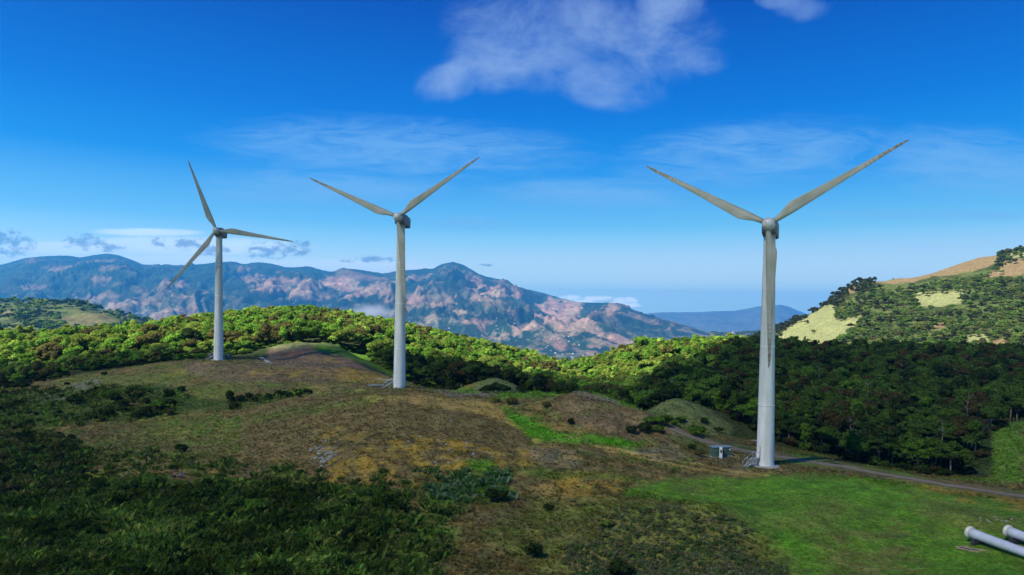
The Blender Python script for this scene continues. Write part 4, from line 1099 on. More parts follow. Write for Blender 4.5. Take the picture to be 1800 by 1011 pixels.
# ------------------------------------------------------------------ trees
def crown_proto(seed, R, H, nl, nq, leaf, style='dome', core=True):
    """R crown radius, H total height. leaf-sized faces over many lobes, with an inner branch mass"""
    r = np.random.default_rng(seed)
    lob = []
    for i in range(nl):
        if style == 'dome':
            a = r.random() * 2 * np.pi; q = R * math.sqrt(r.random()) * 0.78
            zc = H * (0.80 - 0.34 * (q / R) ** 2) + r.normal() * .085 * H; lr = R * (.18 + .30 * r.random() ** 1.3); sq = .5 + .3 * r.random()
        elif style == 'tall':
            a = r.random() * 2 * np.pi; f = r.random(); q = R * (.55 * r.random()) * (1.1 - f * .5)
            zc = H * (.38 + .5 * f); lr = R * (.32 + .2 * r.random()); sq = .85
        elif style == 'cone':
            a = r.random() * 2 * np.pi; f = r.random(); q = R * .6 * (1 - f) * r.random()
            zc = H * (.2 + .72 * f); lr = R * (.5 - .38 * f); sq = .8
        else:
            a = r.random() * 2 * np.pi; q = R * math.sqrt(r.random()) * .7
            zc = H * (.5 - .2 * (q / R) ** 2) + r.normal() * .05 * H; lr = min(R * (.3 + .25 * r.random()), H * .5); sq = .85
        lob.append((q * math.cos(a), q * math.sin(a), zc, lr, sq))
    lob = np.array(lob)
    w = lob[:, 3] ** 2; k = r.choice(nl, nq, p=w / w.sum())
    d = r.normal(size=(nq, 3)); d /= np.linalg.norm(d, axis=1)[:, None]
    fl = (d[:, 2] < -.25); d[fl, 2] *= -.7
    L_ = lob[k]
    rad = L_[:, 3:4] * (.70 + .38 * r.random((nq, 1)) ** .7 + .28 * (r.random((nq, 1)) < .14) * r.random((nq, 1)))
    c = L_[:, :3] + d * rad * np.stack([np.ones(nq), np.ones(nq), L_[:, 4]], 1)
    n = d + r.normal(size=(nq, 3)) * .45; n[:, 2] += .25; n /= np.linalg.norm(n, axis=1)[:, None]
    t = np.cross(n, r.normal(size=(nq, 3))); t /= np.linalg.norm(t, axis=1)[:, None]; b = np.cross(n, t)
    s_ = leaf * (.55 + .8 * r.random((nq, 1))); t2 = t * s_; b2 = b * s_ * .55
    dr = n * s_ * .18
    V = np.stack([c - t2 - dr, c + b2 * .9 - t2 * .1, c + t2 - dr, c - b2 * .9 + t2 * .1], 1).reshape(-1, 3)
    tint = np.repeat(.72 + .56 * r.random(nq), 4)[:, None] * np.ones(3)
    hue = np.repeat(r.normal(size=nq) * .10, 4); tint[:, 0] *= 1 + hue * .8; tint[:, 2] *= 1 - hue * .5
    Q = np.arange(nq * 4).reshape(-1, 4)
    if core:
        # lumpy inner mass of twigs and leaves, its shade put in as darker tint
        t_ = (1 + 5 ** .5) / 2
        ico = np.array([(-1, t_, 0), (1, t_, 0), (-1, -t_, 0), (1, -t_, 0), (0, -1, t_), (0, 1, t_), (0, -1, -t_), (0, 1, -t_), (t_, 0, -1), (t_, 0, 1), (-t_, 0, -1), (-t_, 0, 1)]) / math.sqrt(1 + t_ * t_)
        tri = [(0, 11, 5), (0, 5, 1), (0, 1, 7), (0, 7, 10), (0, 10, 11), (1, 5, 9), (5, 11, 4), (11, 10, 2), (10, 7, 6), (7, 1, 8), (3, 9, 4), (3, 4, 2), (3, 2, 6), (3, 6, 8), (3, 8, 9), (4, 9, 5), (2, 4, 11), (6, 2, 10), (8, 6, 7), (9, 8, 1)]
        vs, fs = [V], [Q]
        cv, cf = [], []
        for i, l in enumerate(lob):
            cv.append(l[:3] + ico * l[3] * .80 * np.array([1, 1, l[4]]) * (.85 + .3 * r.random((12, 1)))); cf.append(np.array(tri) + 12 * i + nq * 4)
        cv, cf = np.concatenate(cv), np.concatenate(cf)
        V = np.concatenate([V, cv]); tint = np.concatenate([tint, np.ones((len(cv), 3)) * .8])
        return V, Q, cf, tint
    return V, Q, np.zeros((0, 3), int), tint
def proto_mesh(name, pr, mat):
    V, Q, T_, tint = pr
    return np_mesh(name, V, np.concatenate([Q.ravel(), T_.ravel()]), np.concatenate([np.full(len(Q), 4), np.full(len(T_), 3)]), tint, False, [mat])
def trunk_mesh(seed, R, H):
    r = random.Random(seed); b = MB(); top = Vector((r.uniform(-.2, .2), r.uniform(-.2, .2), H * .45))
    b.tube((0, 0, -1.2), top, .022 * H + .05, .014 * H + .03, 7)
    for i in range(5):
        a = i * 1.256 + r.uniform(-.4, .4); e = Vector((math.cos(a) * R * .55, math.sin(a) * R * .55, H * r.uniform(.62, .78)))
        m_ = top.lerp(e, .5) + Vector((0, 0, H * .03)); b.tube(top - Vector((0, 0, .1)), m_, .012 * H + .02, .009 * H, 5); b.tube(m_, e, .009 * H, .004 * H, 5)
    b.tube(top, (0, 0, H * .8), .013 * H, .005 * H, 5)
    return b.mesh('trunk', M['bark'])

SPEC = [('dome', 3.6, 7.2), ('dome', 4.2, 7.0), ('dome', 3.2, 6.4), ('dome', 4.6, 7.8), ('tall', 2.6, 8.0), ('tall', 3.0, 7.4), ('cone', 2.6, 8.6), ('dome', 2.8, 6.0)]
P_HI = [crown_proto(100 + i, R, H, 16, 2300, .30, st) for i, (st, R, H) in enumerate(SPEC)]
P_MD = [crown_proto(200 + i, R, H, 15, 1250, .37, st) for i, (st, R, H) in enumerate(SPEC)]
P_LO = [crown_proto(300 + i, R, H, 12, 560, .50, st) for i, (st, R, H) in enumerate(SPEC)]
P_XL = [crown_proto(400 + i, R, H, 8, 170, .85, st) for i, (st, R, H) in enumerate(SPEC)]
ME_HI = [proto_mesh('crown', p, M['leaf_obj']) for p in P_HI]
ME_TR = [trunk_mesh(500 + i, R, H) for i, (st, R, H) in enumerate(SPEC)]

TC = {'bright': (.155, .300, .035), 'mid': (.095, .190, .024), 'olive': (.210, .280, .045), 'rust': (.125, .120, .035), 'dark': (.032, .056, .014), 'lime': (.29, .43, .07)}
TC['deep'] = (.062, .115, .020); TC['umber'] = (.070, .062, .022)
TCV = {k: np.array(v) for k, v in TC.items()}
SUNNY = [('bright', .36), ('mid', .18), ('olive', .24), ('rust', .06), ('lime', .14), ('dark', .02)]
SHADY = [('deep', .46), ('dark', .24), ('umber', .16), ('mid', .14)]  # darker leaf colours that carry the cloud's shade; the list above carries sunlight

def forest_area(px, D, py):
    """where trees stand, in world-anchored terrain coordinates"""
    if 232 <= D <= 470: 
        if px < 640 and D < np.interp(px, [-700, 0, 150, 300, 400, 470, 600, 640], [215, 212, 222, 232, 250, 268, 275, 282]): return False
        if 640 <= px < 850 and D < np.interp(px, [640, 700, 800, 850], [282, 236, 225, 236]): return False
        if px > 1750 and D < np.interp(px, [1750, 1800, 2000], [200, 205, 215]): return False
        return True
    if 205 <= D < 232:
        if px < 120: return D > np.interp(px, [-700, 0, 120], [205, 210, 222])
        if 770 < px < 850: return D > 214
        return (px > 1030 and px < 1760 and not (1115 < px < 1290 and D < 200)) or px >= 1760 and D > 200
    if 120 <= D < 205:
        if px < 1040: return False
        if px < 1120: return D > 178
        if px < 1290: return D > 196
        lim = np.interp(px, [1290, 1345, 1380, 1430, 1500, 1560, 1620, 1680, 1740, 1750], [175, 165, 160, 150, 142, 139, 134, 131, 133, 400])
        if px > 1690: lim = np.interp(px, [1690, 1715, 1740, 1760, 2400], [131, 140, 170, 196, 205])
        return D > lim
    return False
def cast_step(D):
    return 3.4 if D < 260 else 4.0
trees = []
tr = random.Random(21)
# walk world cells
for gx_ in np.arange(-420, 460, 4.6):
    for gy_ in np.arange(118, 472, 4.6):
        x = gx_ + tr.uniform(-1.9, 1.9); y = gy_ + tr.uniform(-1.9, 1.9)
        px = CX + F * x / y
        if px < -650 or px > 2350 or not forest_area(px, y, 0): continue
        trees.append((px, y))
for px, D in list(trees):
    pass
tp = np.array(trees)
th = h_at(tp[:, 0], tp[:, 1]); tw = gpos(tp[:, 0], tp[:, 1])
# drop what other ground hides from anywhere near the camera
ki = np.clip(((np.log(tp[:, 1]) - math.log(D0)) / math.log(D1 / D0) * (ND - 1)).astype(int), 1, ND - 1)
ci = np.clip(((tp[:, 0] - PX[0]) / 3).astype(int), 0, len(PX) - 1)
hide = VISROW[ci, np.maximum(ki - 12, 0)]
vis = (th - 9.5 * F / tp[:, 1]) < hide + 4
inside = (tp[:, 0] > -330) & (tp[:, 0] < 2130)
keep = vis & inside
tp, th, tw = tp[keep], th[keep], tw[keep]
print('forest trees', len(tp))
def pick(tbl, r):
    u = r.random() * sum(w for _, w in tbl)
    for k, w in tbl:
        u -= w
        if u <= 0: return k
    return tbl[0][0]
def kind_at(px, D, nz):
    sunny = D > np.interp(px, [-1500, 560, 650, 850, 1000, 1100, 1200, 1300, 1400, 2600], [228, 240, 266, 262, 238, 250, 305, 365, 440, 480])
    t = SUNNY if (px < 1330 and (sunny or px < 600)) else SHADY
    if 600 < px < 1010 and D < 262: t = [('dark', .5), ('deep', .3), ('umber', .2)]  # dark trees, with the cloud's shadow also put into their leaf colour
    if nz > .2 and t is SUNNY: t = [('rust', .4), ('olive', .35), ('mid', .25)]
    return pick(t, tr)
inst = []          # px, D, pos, proto, scale, rz, colour key
tn = fbm(tw[:, 0] / 26, tw[:, 1] / 26, 3)
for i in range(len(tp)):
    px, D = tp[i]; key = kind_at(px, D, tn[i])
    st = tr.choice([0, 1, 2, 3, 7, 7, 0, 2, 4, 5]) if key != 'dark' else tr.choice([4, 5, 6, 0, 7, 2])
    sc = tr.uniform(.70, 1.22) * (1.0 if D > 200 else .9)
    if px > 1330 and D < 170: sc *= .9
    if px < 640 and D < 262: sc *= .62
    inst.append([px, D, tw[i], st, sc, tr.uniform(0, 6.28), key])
# the one bright dome standing proud on the saddle
for px, D, st, sc in ((1128, 372, 3, 1.45), (1095, 380, 1, 1.05), (1075, 385, 2, .95), (1255, 375, 0, .8), (440, 382, 1, 1.0), (510, 384, 3, 1.05), (972, 300, 5, 1.25), (1195, 372, 0, .8)):
    inst.append([px, D, gpos(px, D), st, sc, 1.0, 'bright'])
dist = np.array([i[1] for i in inst])
order = np.argsort(dist + np.array([0 if -20 < i[0] < 1820 else 900 for i in inst]))
N_SOLO = 300
cnames = {'deep': 'deep green', 'umber': 'brownish', 'bright': 'bright green', 'mid': 'mid green', 'olive': 'olive yellow', 'rust': 'rusty brown', 'dark': 'very dark green', 'lime': 'light lime green'}
def zone(px, D):
    if px > 1290: return 'in the dim forest beyond the gravel road'
    if px > 1030: return 'behind the round grass mound beside the road'
    if px > 600: return 'in the dark belt behind the middle turbine'
    return 'at the sunlit forest edge by the cream bladed turbine'
def add_tree(it, label, group, cat='tree'):
    px, D, pos, st, sc, rz, key = it
    col = TCV[key] * (.85 + .3 * tr.random())
    kindn = 'conifer' if SPEC[st][0] == 'cone' else 'broadleaf_tree'
    t = empty(kindn, tuple(pos), rz, label, cat, group); t.scale = (sc, sc, sc * tr.uniform(.92, 1.1))
    c = link(bpy.data.objects.new('crown', ME_HI[st]), t); c.color = (*col, 1)
    k = link(bpy.data.objects.new('trunk', ME_TR[st]), t)
    return t
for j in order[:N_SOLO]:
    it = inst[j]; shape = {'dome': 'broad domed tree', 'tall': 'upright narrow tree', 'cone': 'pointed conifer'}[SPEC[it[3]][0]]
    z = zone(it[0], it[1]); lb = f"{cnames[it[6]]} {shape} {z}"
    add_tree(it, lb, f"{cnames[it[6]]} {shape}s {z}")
def merge(name, items, protos, mat, label):
    """items: (pos, proto index, scale, rz, rgb). One mesh for what nobody would count"""
    Vs, Ls, Ss, Cs, off = [], [], [], [], 0
    by = {}
    for it in items: by.setdefault(it[1], []).append(it)
    for pi, its in by.items():
        V, Q, T_, tint = protos[pi]; n = len(its)
        pos = np.array([i[0] for i in its]); sc = np.array([i[2] if np.ndim(i[2]) else (i[2],) * 3 for i in its]); rz = np.array([i[3] for i in its]); col = np.array([i[4] for i in its])
        c, s_ = np.cos(rz)[:, None], np.sin(rz)[:, None]
        X = (V[None, :, 0] * c - V[None, :, 1] * s_) * sc[:, :1] + pos[:, :1]; Y = (V[None, :, 0] * s_ + V[None, :, 1] * c) * sc[:, 1:2] + pos[:, 1:2]
        Z = V[None, :, 2] * sc[:, 2:3] + pos[:, 2:3]
        Vs.append(np.stack([X, Y, Z], -1).reshape(-1, 3)); Cs.append((tint[None] * col[:, None]).reshape(-1, 3))
        base = (off + np.arange(n) * len(V))[:, None, None]
        lp = [(Q[None] + base).ravel()]; Ss.append(np.full(n * len(Q), 4))
        if len(T_): lp.append((T_[None] + base).ravel()); Ss.append(np.full(n * len(T_), 3))
        Ls += lp; off += n * len(V)
    me = np_mesh(name, np.concatenate(Vs), np.concatenate(Ls), np.concatenate(Ss), np.concatenate(Cs), False, [mat])
    return tag(link(bpy.data.objects.new(name, me)), label, kind='stuff')
def items(js, lo): return [(inst[j][2], inst[j][3], inst[j][4] * tr.uniform(.95, 1.1), inst[j][5], TCV[inst[j][6]] * (.8 + .4 * tr.random())) for j in js if lo(inst[j][1])]
rest = order[N_SOLO:]
merge('forest', items(rest, lambda D: D < 300), P_MD, M['leaf'], 'dense mixed forest on the hills directly behind the turbines')
merge('forest', items(rest, lambda D: D >= 300), P_LO, M['leaf'], 'sunlit canopy covering the farther side of the hills behind the turbines')

under = []
edge = np.concatenate([np.flatnonzero(tp[:, 1] < 215), np.flatnonzero((tp[:, 0] < 1010) & (tp[:, 1] < 290))])
P_UN = [crown_proto(800 + i, 1.5, 2.3, 8, 260, .26, 'bush') for i in range(4)]
for j in edge:
    for q in range(3):
        D = tp[j, 1] + tr.uniform(-3.2, 2.0); px = tp[j, 0] + tr.uniform(-3.0, 3.0) * F / D
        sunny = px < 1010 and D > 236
        c = TCV[tr.choice(['mid', 'bright', 'olive'] if sunny else ['dark', 'dark', 'deep', 'umber'])]  # undergrowth colours lightened for sun, darkened for shade
        under.append((gpos(px, D) - np.array([0, 0, .3]), tr.randrange(4), tr.uniform(.6, 1.35), tr.uniform(0, 6.28), c * tr.uniform(.7, 1.1)))
merge('shrubbery', under, P_UN, M['leaf'], 'tangled undergrowth along the edges of the forest')
# trees of the sunlit hill and of the far left hills
hill = []
def grassy(px, py):
    for poly, c in GRASS:
        if in_poly(np.array([px]), np.array([py]), poly)[0]: return True
    return False
hr_ = random.Random(77)
cand = []
for gx_ in np.arange(120, 1250, 7.0):
    for gy_ in np.arange(490, 1290, 7.0):
        x = gx_ + hr_.uniform(-3.2, 3.2); y = gy_ + hr_.uniform(-3.2, 3.2); px = CX + F * x / y
        if 1180 < px < 2150: cand.append((px, y))
ca = np.array(cand); ch = h_at(ca[:, 0], ca[:, 1]); cw = gpos(ca[:, 0], ca[:, 1]); cn = fbm(cw[:, 0] / 60, cw[:, 1] / 60, 3)
ck = np.clip(((np.log(ca[:, 1]) - math.log(D0)) / math.log(D1 / D0) * (ND - 1)).astype(int), 1, ND - 1); cc = np.clip(((ca[:, 0] - PX[0]) / 3).astype(int), 0, len(PX) - 1)
cv_ = (ch - 8 * F / ca[:, 1]) < VISROW[cc, np.maximum(ck - 6, 0)] + 3
for i in np.nonzero(cv_)[0]:
    px, D = ca[i]; py = ch[i] - 2
    if grassy(px, py) and hr_.random() > .02: continue
    if 1575 < px < 1745 and D > 850: continue
    key = pick([('mid', .40), ('bright', .22), ('olive', .12), ('dark', .22), ('rust', .04)], hr_)
    if px < 1560 and py < np.interp(px, [1340, 1420, 1500, 1560], [604, 570, 512, 500]) + 8: key = 'dark'
    if D > 880 and hr_.random() < .3: key = 'dark'
    if cn[i] > .30 and hr_.random() < .85: continue
    hill.append((cw[i] - np.array([0, 0, .8]), hr_.choice([0, 1, 2, 3, 7, 5]), hr_.uniform(.55, 1.1), hr_.uniform(0, 6.28), (TCV[key] * .58 + .022) * hr_.uniform(.8, 1.2)))
print('hill trees', len(hill))
merge('forest', hill, P_XL, M['leaf'], 'green woods covering the sunlit hill with pale grass clearings')
mid = []
for _ in range(5200):
    px = hr_.uniform(-330, 560); D = math.exp(hr_.uniform(math.log(950), math.log(2300)))
    mid.append((px, D))
ma = np.array(mid); mh = h_at(ma[:, 0], ma[:, 1]); mw = gpos(ma[:, 0], ma[:, 1]); mn = fbm(mw[:, 0] / 90, mw[:, 1] / 90, 4)
mk = np.clip(((np.log(ma[:, 1]) - math.log(D0)) / math.log(D1 / D0) * (ND - 1)).astype(int), 1, ND - 1); mc = np.clip(((ma[:, 0] - PX[0]) / 3).astype(int), 0, len(PX) - 1)
mv = ((mh - 10 * F / ma[:, 1]) < VISROW[mc, np.maximum(mk - 6, 0)] + 2) & (mn < .20)
msk = in_poly(ma[:, 0], mh, [(100, 560), (130, 552), (190, 556), (215, 572), (150, 580), (110, 575)])
mi = [(mw[i], hr_.choice([0, 1, 2, 3, 7]), hr_.uniform(1.2, 2.0), hr_.uniform(0, 6.28), TCV[pick([('dark', .5), ('mid', .35), ('olive', .15)], hr_)] * hr_.uniform(.8, 1.2)) for i in np.nonzero(mv & ~msk)[0]]
print('mid trees', len(mi))
merge('forest', mi, P_XL, M['leaf'], 'distant woods on the low hill in front of the blue range')

# ------------------------------------------------------------------ shrubs that stand out one by one
P_SH = [crown_proto(600 + i, 1.1, 1.6, 9, 700, .17, 'bush') for i in range(5)]
ME_SH = [proto_mesh('foliage', p, M['leaf_obj']) for p in P_SH]
sm_ = MB()
for a in range(5): sm_.tube((0, 0, -.4), (math.cos(a * 1.26) * .4, math.sin(a * 1.26) * .4, .8), .04, .02, 5)
ME_ST = sm_.mesh('stem', M['bark'])
def shrub(px, py, sc, key, label, cat='shrub', group=None, hz=1.0):
    p, D = place(px, py, 55, 400)
    t = empty('shrub', p, tr.uniform(0, 6.28), label, cat, group); t.scale = (sc, sc, sc * hz)
    c = link(bpy.data.objects.new('foliage', tr.choice(ME_SH)), t); c.color = (*(TCV[key] * tr.uniform(.8, 1.15)), 1)
    link(bpy.data.objects.new('stem', ME_ST), t)
for a in [(872, 882, 1.45, 'dark', 'large dark round bush at the edge of the lush green hollow'), (845, 872, .9, 'mid', 'green bush leaning on the large dark round bush'),
          (937, 978, 1.0, 'dark', 'dark upright bush alone on the brown slope below the hollow'), (1092, 1015, 1.35, 'dark', 'dark bush at the bottom of the near shrubby slope'),
          (965, 898, .7, 'dark', 'small dark bush just below the bare ledge'), (1063, 928, .8, 'olive', 'olive bush on the slope below the bare ledge'),
          (318, 795, 1.15, 'dark', 'dark low bush alone on the brown slope above the people'), (130, 712, 1.5, 'dark', 'tall dark bush standing alone beside the bare patch near the gully'),
          (183, 660, .9, 'dark', 'small dark bush alone on the grass below the forest edge'), (205, 705, 1.5, 'dark', 'dark bush at the left end of the thicket in the gully'),
          (402, 702, 1.25, 'dark', 'dark narrow bush at the head of the long hedge row'), (228, 697, 1.3, 'dark', 'dark bush among the gully thicket, taller than those beside it'),
          (452, 902, 1.5, 'mid', 'rounded green bush on top of the dim shrubbery'), (118, 678, .8, 'dark', 'tiny dark bush near the far left forest edge'),
          (1230, 802, .9, 'rust', 'dry brown bush left of the green cabinets'), (1217, 790, .75, 'dark', 'dark bush at the foot of the brown mound by the road'),
          (1005, 745, .8, 'dark', 'dark bush on the cut face of the brown mound'), (1110, 762, .9, 'dark', 'narrow dark bush standing in front of the brown mound'),
          (125, 772, .8, 'dark', 'dark bush on the gully bank at the grass edge'), (900, 712, 1.2, 'rust', 'dry leafless looking bush on the crest beside the track'),
          (870, 708, 1.1, 'olive', 'dry olive bush at the start of the bright green strip'), (960, 716, .9, 'rust', 'small dry bush at the end of the crest thicket')]:
    shrub(*a, hz=1.25 if 'upright' in a[4] or 'tall' in a[4] or 'narrow' in a[4] else 1.0)
for k in range(9):
    shrub(405 + k * 17, 704 + 2.5 * math.sin(k * 2.1) - k * 1.1, tr.uniform(.75, 1.1), 'dark', 'dark bush of the long hedge row on the grassy slope', 'shrub', 'bushes of the long hedge row')
for k in range(22):
    shrub(tr.uniform(165, 305), tr.uniform(690, 735), tr.uniform(.9, 1.5), tr.choice(['dark', 'dark', 'mid', 'rust']), 'bush in the dark gully thicket left of the hedge row', 'shrub', 'bushes of the gully thicket')
for k in range(16):
    shrub(tr.uniform(1125, 1280), tr.uniform(738, 768), tr.uniform(.8, 1.4), tr.choice(['dark', 'mid']), 'bush on the lower flank of the round grass mound by the road', 'shrub', 'bushes at the foot of the round mound')
for k in range(12):
    shrub(tr.uniform(835, 1005), 692 - tr.uniform(0, 6), tr.uniform(.9, 1.6), tr.choice(['dark', 'dark', 'rust']), 'dark bush between the small grass mound and the forest', 'shrub', 'bushes behind the crest')
# thin dead saplings on the crest
for px, py, h_ in ((690, 706, 3.2), (752, 709, 2.8), (812, 711, 2.2), (463, 688, 2.6), (742, 712, 1.6), (835, 716, 1.8)):
    p, D = place(px, py, 60, 300); b = MB(); r = random.Random(px)
    b.tube((0, 0, -.3), (r.uniform(-.2, .2), 0, h_), .05, .015, 5)
    for k in range(7):
        z = h_ * r.uniform(.35, .9); a = r.uniform(0, 6.28); b.tube((0, 0, z), (math.cos(a) * .6, math.sin(a) * .6, z + r.uniform(.2, .6)), .02, .008, 4)
    o = b.build('dead_sapling', M['bark']); o.location = p; tag(o, 'thin bare dead sapling on the open crest', 'sapling', 'bare saplings on the crest')

# ------------------------------------------------------------------ ground cover
def tuft_proto(seed, n=9, h=.5, w=.05, spread=.28):
    r = np.random.default_rng(seed); V, tint = [], []
    for i in range(n):
        a = r.random() * 6.28; q = spread * r.random() ** .6; b0 = np.array([q * math.cos(a), q * math.sin(a), -.05]); ln = h * (.5 + .6 * r.random())
        lean = np.array([math.cos(a), math.sin(a), 0]) * ln * (.25 + .5 * r.random()); sd = np.array([-math.sin(a), math.cos(a), 0]) * w * (1 + r.random())
        V += [b0 - sd, b0 + sd, b0 + lean * .45 + sd * .7 + [0, 0, ln * .7], b0 + lean + [0, 0, ln * .85]]; t_ = .75 + .6 * r.random(); tint += [[t_] * 3] * 4
    return np.array(V), np.arange(n * 4).reshape(-1, 4), np.zeros((0, 3), int), np.array(tint)
def herb_proto(seed, n=22, R=.35, leaf=.11):
    V, Q, T_, tint = crown_proto(seed, R, R * 1.15, 4, n, leaf, 'bush', core=False)
    return V, Q, T_, tint
P_GC = [tuft_proto(1, 11, .45, .03), tuft_proto(2, 14, .6, .022), tuft_proto(3, 12, .33, .03), herb_proto(11), herb_proto(12, 26, .42), herb_proto(13, 18, .3), tuft_proto(4, 16, 1.1, .02, .3)]
vis_g = HGT <= VISROW + 1.5
pxm = (GP > -150) & (GP < 1950) & (GD < 235) & (GD > 58) & vis_g & (HGT < 1130)
dens = np.clip((GD / 130) ** -.2, .5, 1.5)
fi = np.flatnonzero(pxm.ravel())
lum = ALB.reshape(-1, 3)
gsel = rng.choice(fi, 78000, replace=False)
gi, gj = np.unravel_index(gsel, GP.shape)
gpx = GP[gi, gj] + rng.uniform(-1.5, 1.5, len(gi)); gd = GD[gi, gj] * (1 + rng.uniform(-.0025, .0025, len(gi))); gw = gpos(gpx, gd); gc = lum[gsel]
padm = pad[gi, gj]
bare = fbm(gw[:, 0] / 5, gw[:, 1] / 5, 3)
near_road = np.zeros(len(gi), bool)
rd = [(1178, 752), (1250, 778), (1345, 799), (1500, 824), (1600, 842), (1700, 858), (1800, 872), (1950, 893)]
gpy = h_at(gpx, gd); ry = np.interp(gpx, [p[0] for p in rd], [p[1] for p in rd]); near_road = (gpx > 1175) & (np.abs(gpy - ry) < 8) & (gd < 165)
gcover = []
sn_ = fbm(gw[:, 0] / 12 + 70, gw[:, 1] / 12, 4)
gr = random.Random(3)
_wa = 46 * fbm(gw[:, 0] / 7, gw[:, 1] / 7, 4); _wb = 24 * fbm(gw[:, 0] / 7 + 40, gw[:, 1] / 7, 4)
kx, ky = gpx + _wa * np.clip(110 / gd, .3, 1.4), gpy + _wb * np.clip(110 / gd, .3, 1.4)
kind_d = in_poly(kx, ky, [(-200, 850), (100, 845), (420, 846), (560, 850), (690, 866), (725, 890), (700, 925), (665, 975), (600, 1140), (-200, 1140)]) & (gd < 135)
kind_b = in_poly(kx, ky, [(-200, 740), (60, 750), (170, 800), (120, 860), (-200, 900)]) & (gd < 190)
kind_t = in_poly(kx, ky, [(120, 780), (300, 800), (470, 825), (620, 835), (760, 850), (800, 900), (760, 1100), (560, 1100), (640, 900), (300, 860), (-100, 860), (-100, 740), (60, 740)]) & (gd < 150)
kind_t &= ~((np.abs(gpx - 313) < 26) & (np.abs(gpy - 838) < 13)) & ~((np.abs(gpx - 572) < 34) & (np.abs(gpy - 800) < 28))
kind_s = in_poly(kx, ky, [(1090, 895), (1200, 890), (1260, 900), (1330, 960), (1440, 1140), (960, 1140), (1000, 980)]) & (gd < 105)
kind_h = in_poly(kx, ky, [(735, 835), (900, 830), (905, 878), (760, 885)]) & (gd < 115)
kind_g = in_poly(kx, ky, [(140, 682), (230, 676), (300, 688), (345, 700), (300, 722), (230, 738), (130, 748), (-150, 765), (-150, 690)]) & (gd > 125)
kind_g |= in_poly(kx, gpy + _wb * .25, [(395, 718), (398, 700), (470, 692), (550, 684), (545, 690), (470, 706), (430, 718)]) & (gd > 125)
open_ = fbm(gw[:, 0] / 6 + 9, gw[:, 1] / 6, 4)
kind_g &= open_ > -.22
kind_h &= open_ > -.12
gfor = in_poly(gpx, gpy, [(1115, 690), (1290, 690), (1290, 770), (1115, 770)])
for i in range(len(gi)):
    if near_road[i]: continue
    c = gc[i]
    dense = kind_d[i] or kind_b[i] or kind_s[i] or kind_h[i] or kind_g[i]
    if padm[i]:
        if gr.random() < .35: continue
        gcover.append((gw[i], gr.choice([2, 2, 0]), gr.uniform(.25, .5), gr.uniform(0, 6.28), c * np.array([gr.uniform(.85, 1.3), gr.uniform(.9, 1.25), .9]))); continue
    if dense:
        pi = gr.choice([3, 4, 5, 1, 4, 6, 1]); s_ = gr.uniform(.9, 1.9) * (.75 if pi in (1, 6) else 1)
        base = np.array(gr.choice([(.04, .075, .014), (.07, .13, .02), (.06, .11, .018), (.10, .18, .025), (.13, .15, .035)])) * (1.0 + .9 * max(-.6, min(1, 2.2 * sn_[i]))) if not kind_b[i] else TCV[gr.choice(['dark', 'dark', 'rust', 'mid'])]
        if kind_s[i]: base = np.array(gr.choice([(.10, .16, .06), (.14, .15, .07), (.19, .165, .09), (.07, .13, .035), (.15, .19, .09)])); s_ *= .75; pi = gr.choice([3, 4, 5, 3, 4])
        if kind_d[i] and gr.random() < .06: base = np.array((.20, .27, .17)); s_ *= .5
        if kind_h[i]: base = np.array(gr.choice([(.05, .14, .03), (.08, .17, .05), (.16, .24, .14)]))
        gcover.append((gw[i], pi, s_, gr.uniform(0, 6.28), base * gr.uniform(.7, 1.3))); continue
    if gd[i] > 170 and gr.random() < .3: continue
    if c[0] > .20 and gr.random() < .55: continue
    if kind_t[i] and gr.random() < .30:
        gcover.append((gw[i], gr.choice([3, 4, 5, 6]), gr.uniform(.6, 1.4), gr.uniform(0, 6.28), np.array(gr.choice([(.05, .10, .018), (.08, .15, .025), (.11, .14, .035)])) * gr.uniform(.8, 1.3))); continue
    v = gr.random()
    if bare[i] > .18 and v < .6: continue
    if v < .70: col = c * gr.uniform(.85, 1.35); pi = gr.choice([0, 1, 2, 2])
    elif v < .88: col = np.array((.075, .12, .028)) * gr.uniform(.8, 1.4); pi = gr.choice([3, 5, 2])
    elif v < .95: col = np.array((.19, .15, .055)) * gr.uniform(.7, 1.3); pi = gr.choice([0, 2, 5])
    else: col = np.array((.05, .06, .025)); pi = gr.choice([3, 5])
    gcover.append((gw[i], pi, gr.uniform(.45, 1.0), gr.uniform(0, 6.28), col))
print('ground cover', len(gcover))
merge('undergrowth', gcover, P_GC, M['leaf'], 'mixed grass tufts, herbs and heath covering the ridge')
tsel = [i for i in rng.choice(np.flatnonzero(kind_t & ~kind_d & ~kind_b), 260, replace=False)]
# denser shrubbery of the dim lower left (darkening put into its colour) and the gully
mass = []
sel = rng.choice(np.flatnonzero((kind_d | kind_b | kind_g)), min(2700, int((kind_d | kind_b).sum())), replace=False)
sn = fbm(gw[:, 0] / 7, gw[:, 1] / 7, 3)
for i in sel:
    if abs(gpx[i] - 313) < 24 and 826 < gpy[i] < 858: continue
    if sn[i] < (.02 + .10 * gr.random() if kind_d[i] else -.22 + .2 * gr.random()): continue
    big_ = 1.0 + 1.1 * max(0, sn[i])
    base = (.034, .066, .012) if gr.random() < .45 else ((.055, .105, .018) if gr.random() < .7 else (.09, .14, .025))
    if kind_b[i] or kind_g[i]: base = (.026, .044, .012) if gr.random() < .7 else (.06, .055, .02)
    mass.append((gw[i] - np.array([0, 0, .25]), gr.randrange(5), (lambda q, h: (q, q, q * h))(gr.uniform(.35, .95) * big_ * (.8 if gd[i] > 120 else 1), gr.uniform(.8, 1.5)), gr.uniform(0, 6.28), np.array(base) * (1.0 + .8 * max(-.5, min(1, 2 * sn_[i]))) * gr.uniform(.7, 1.3)))
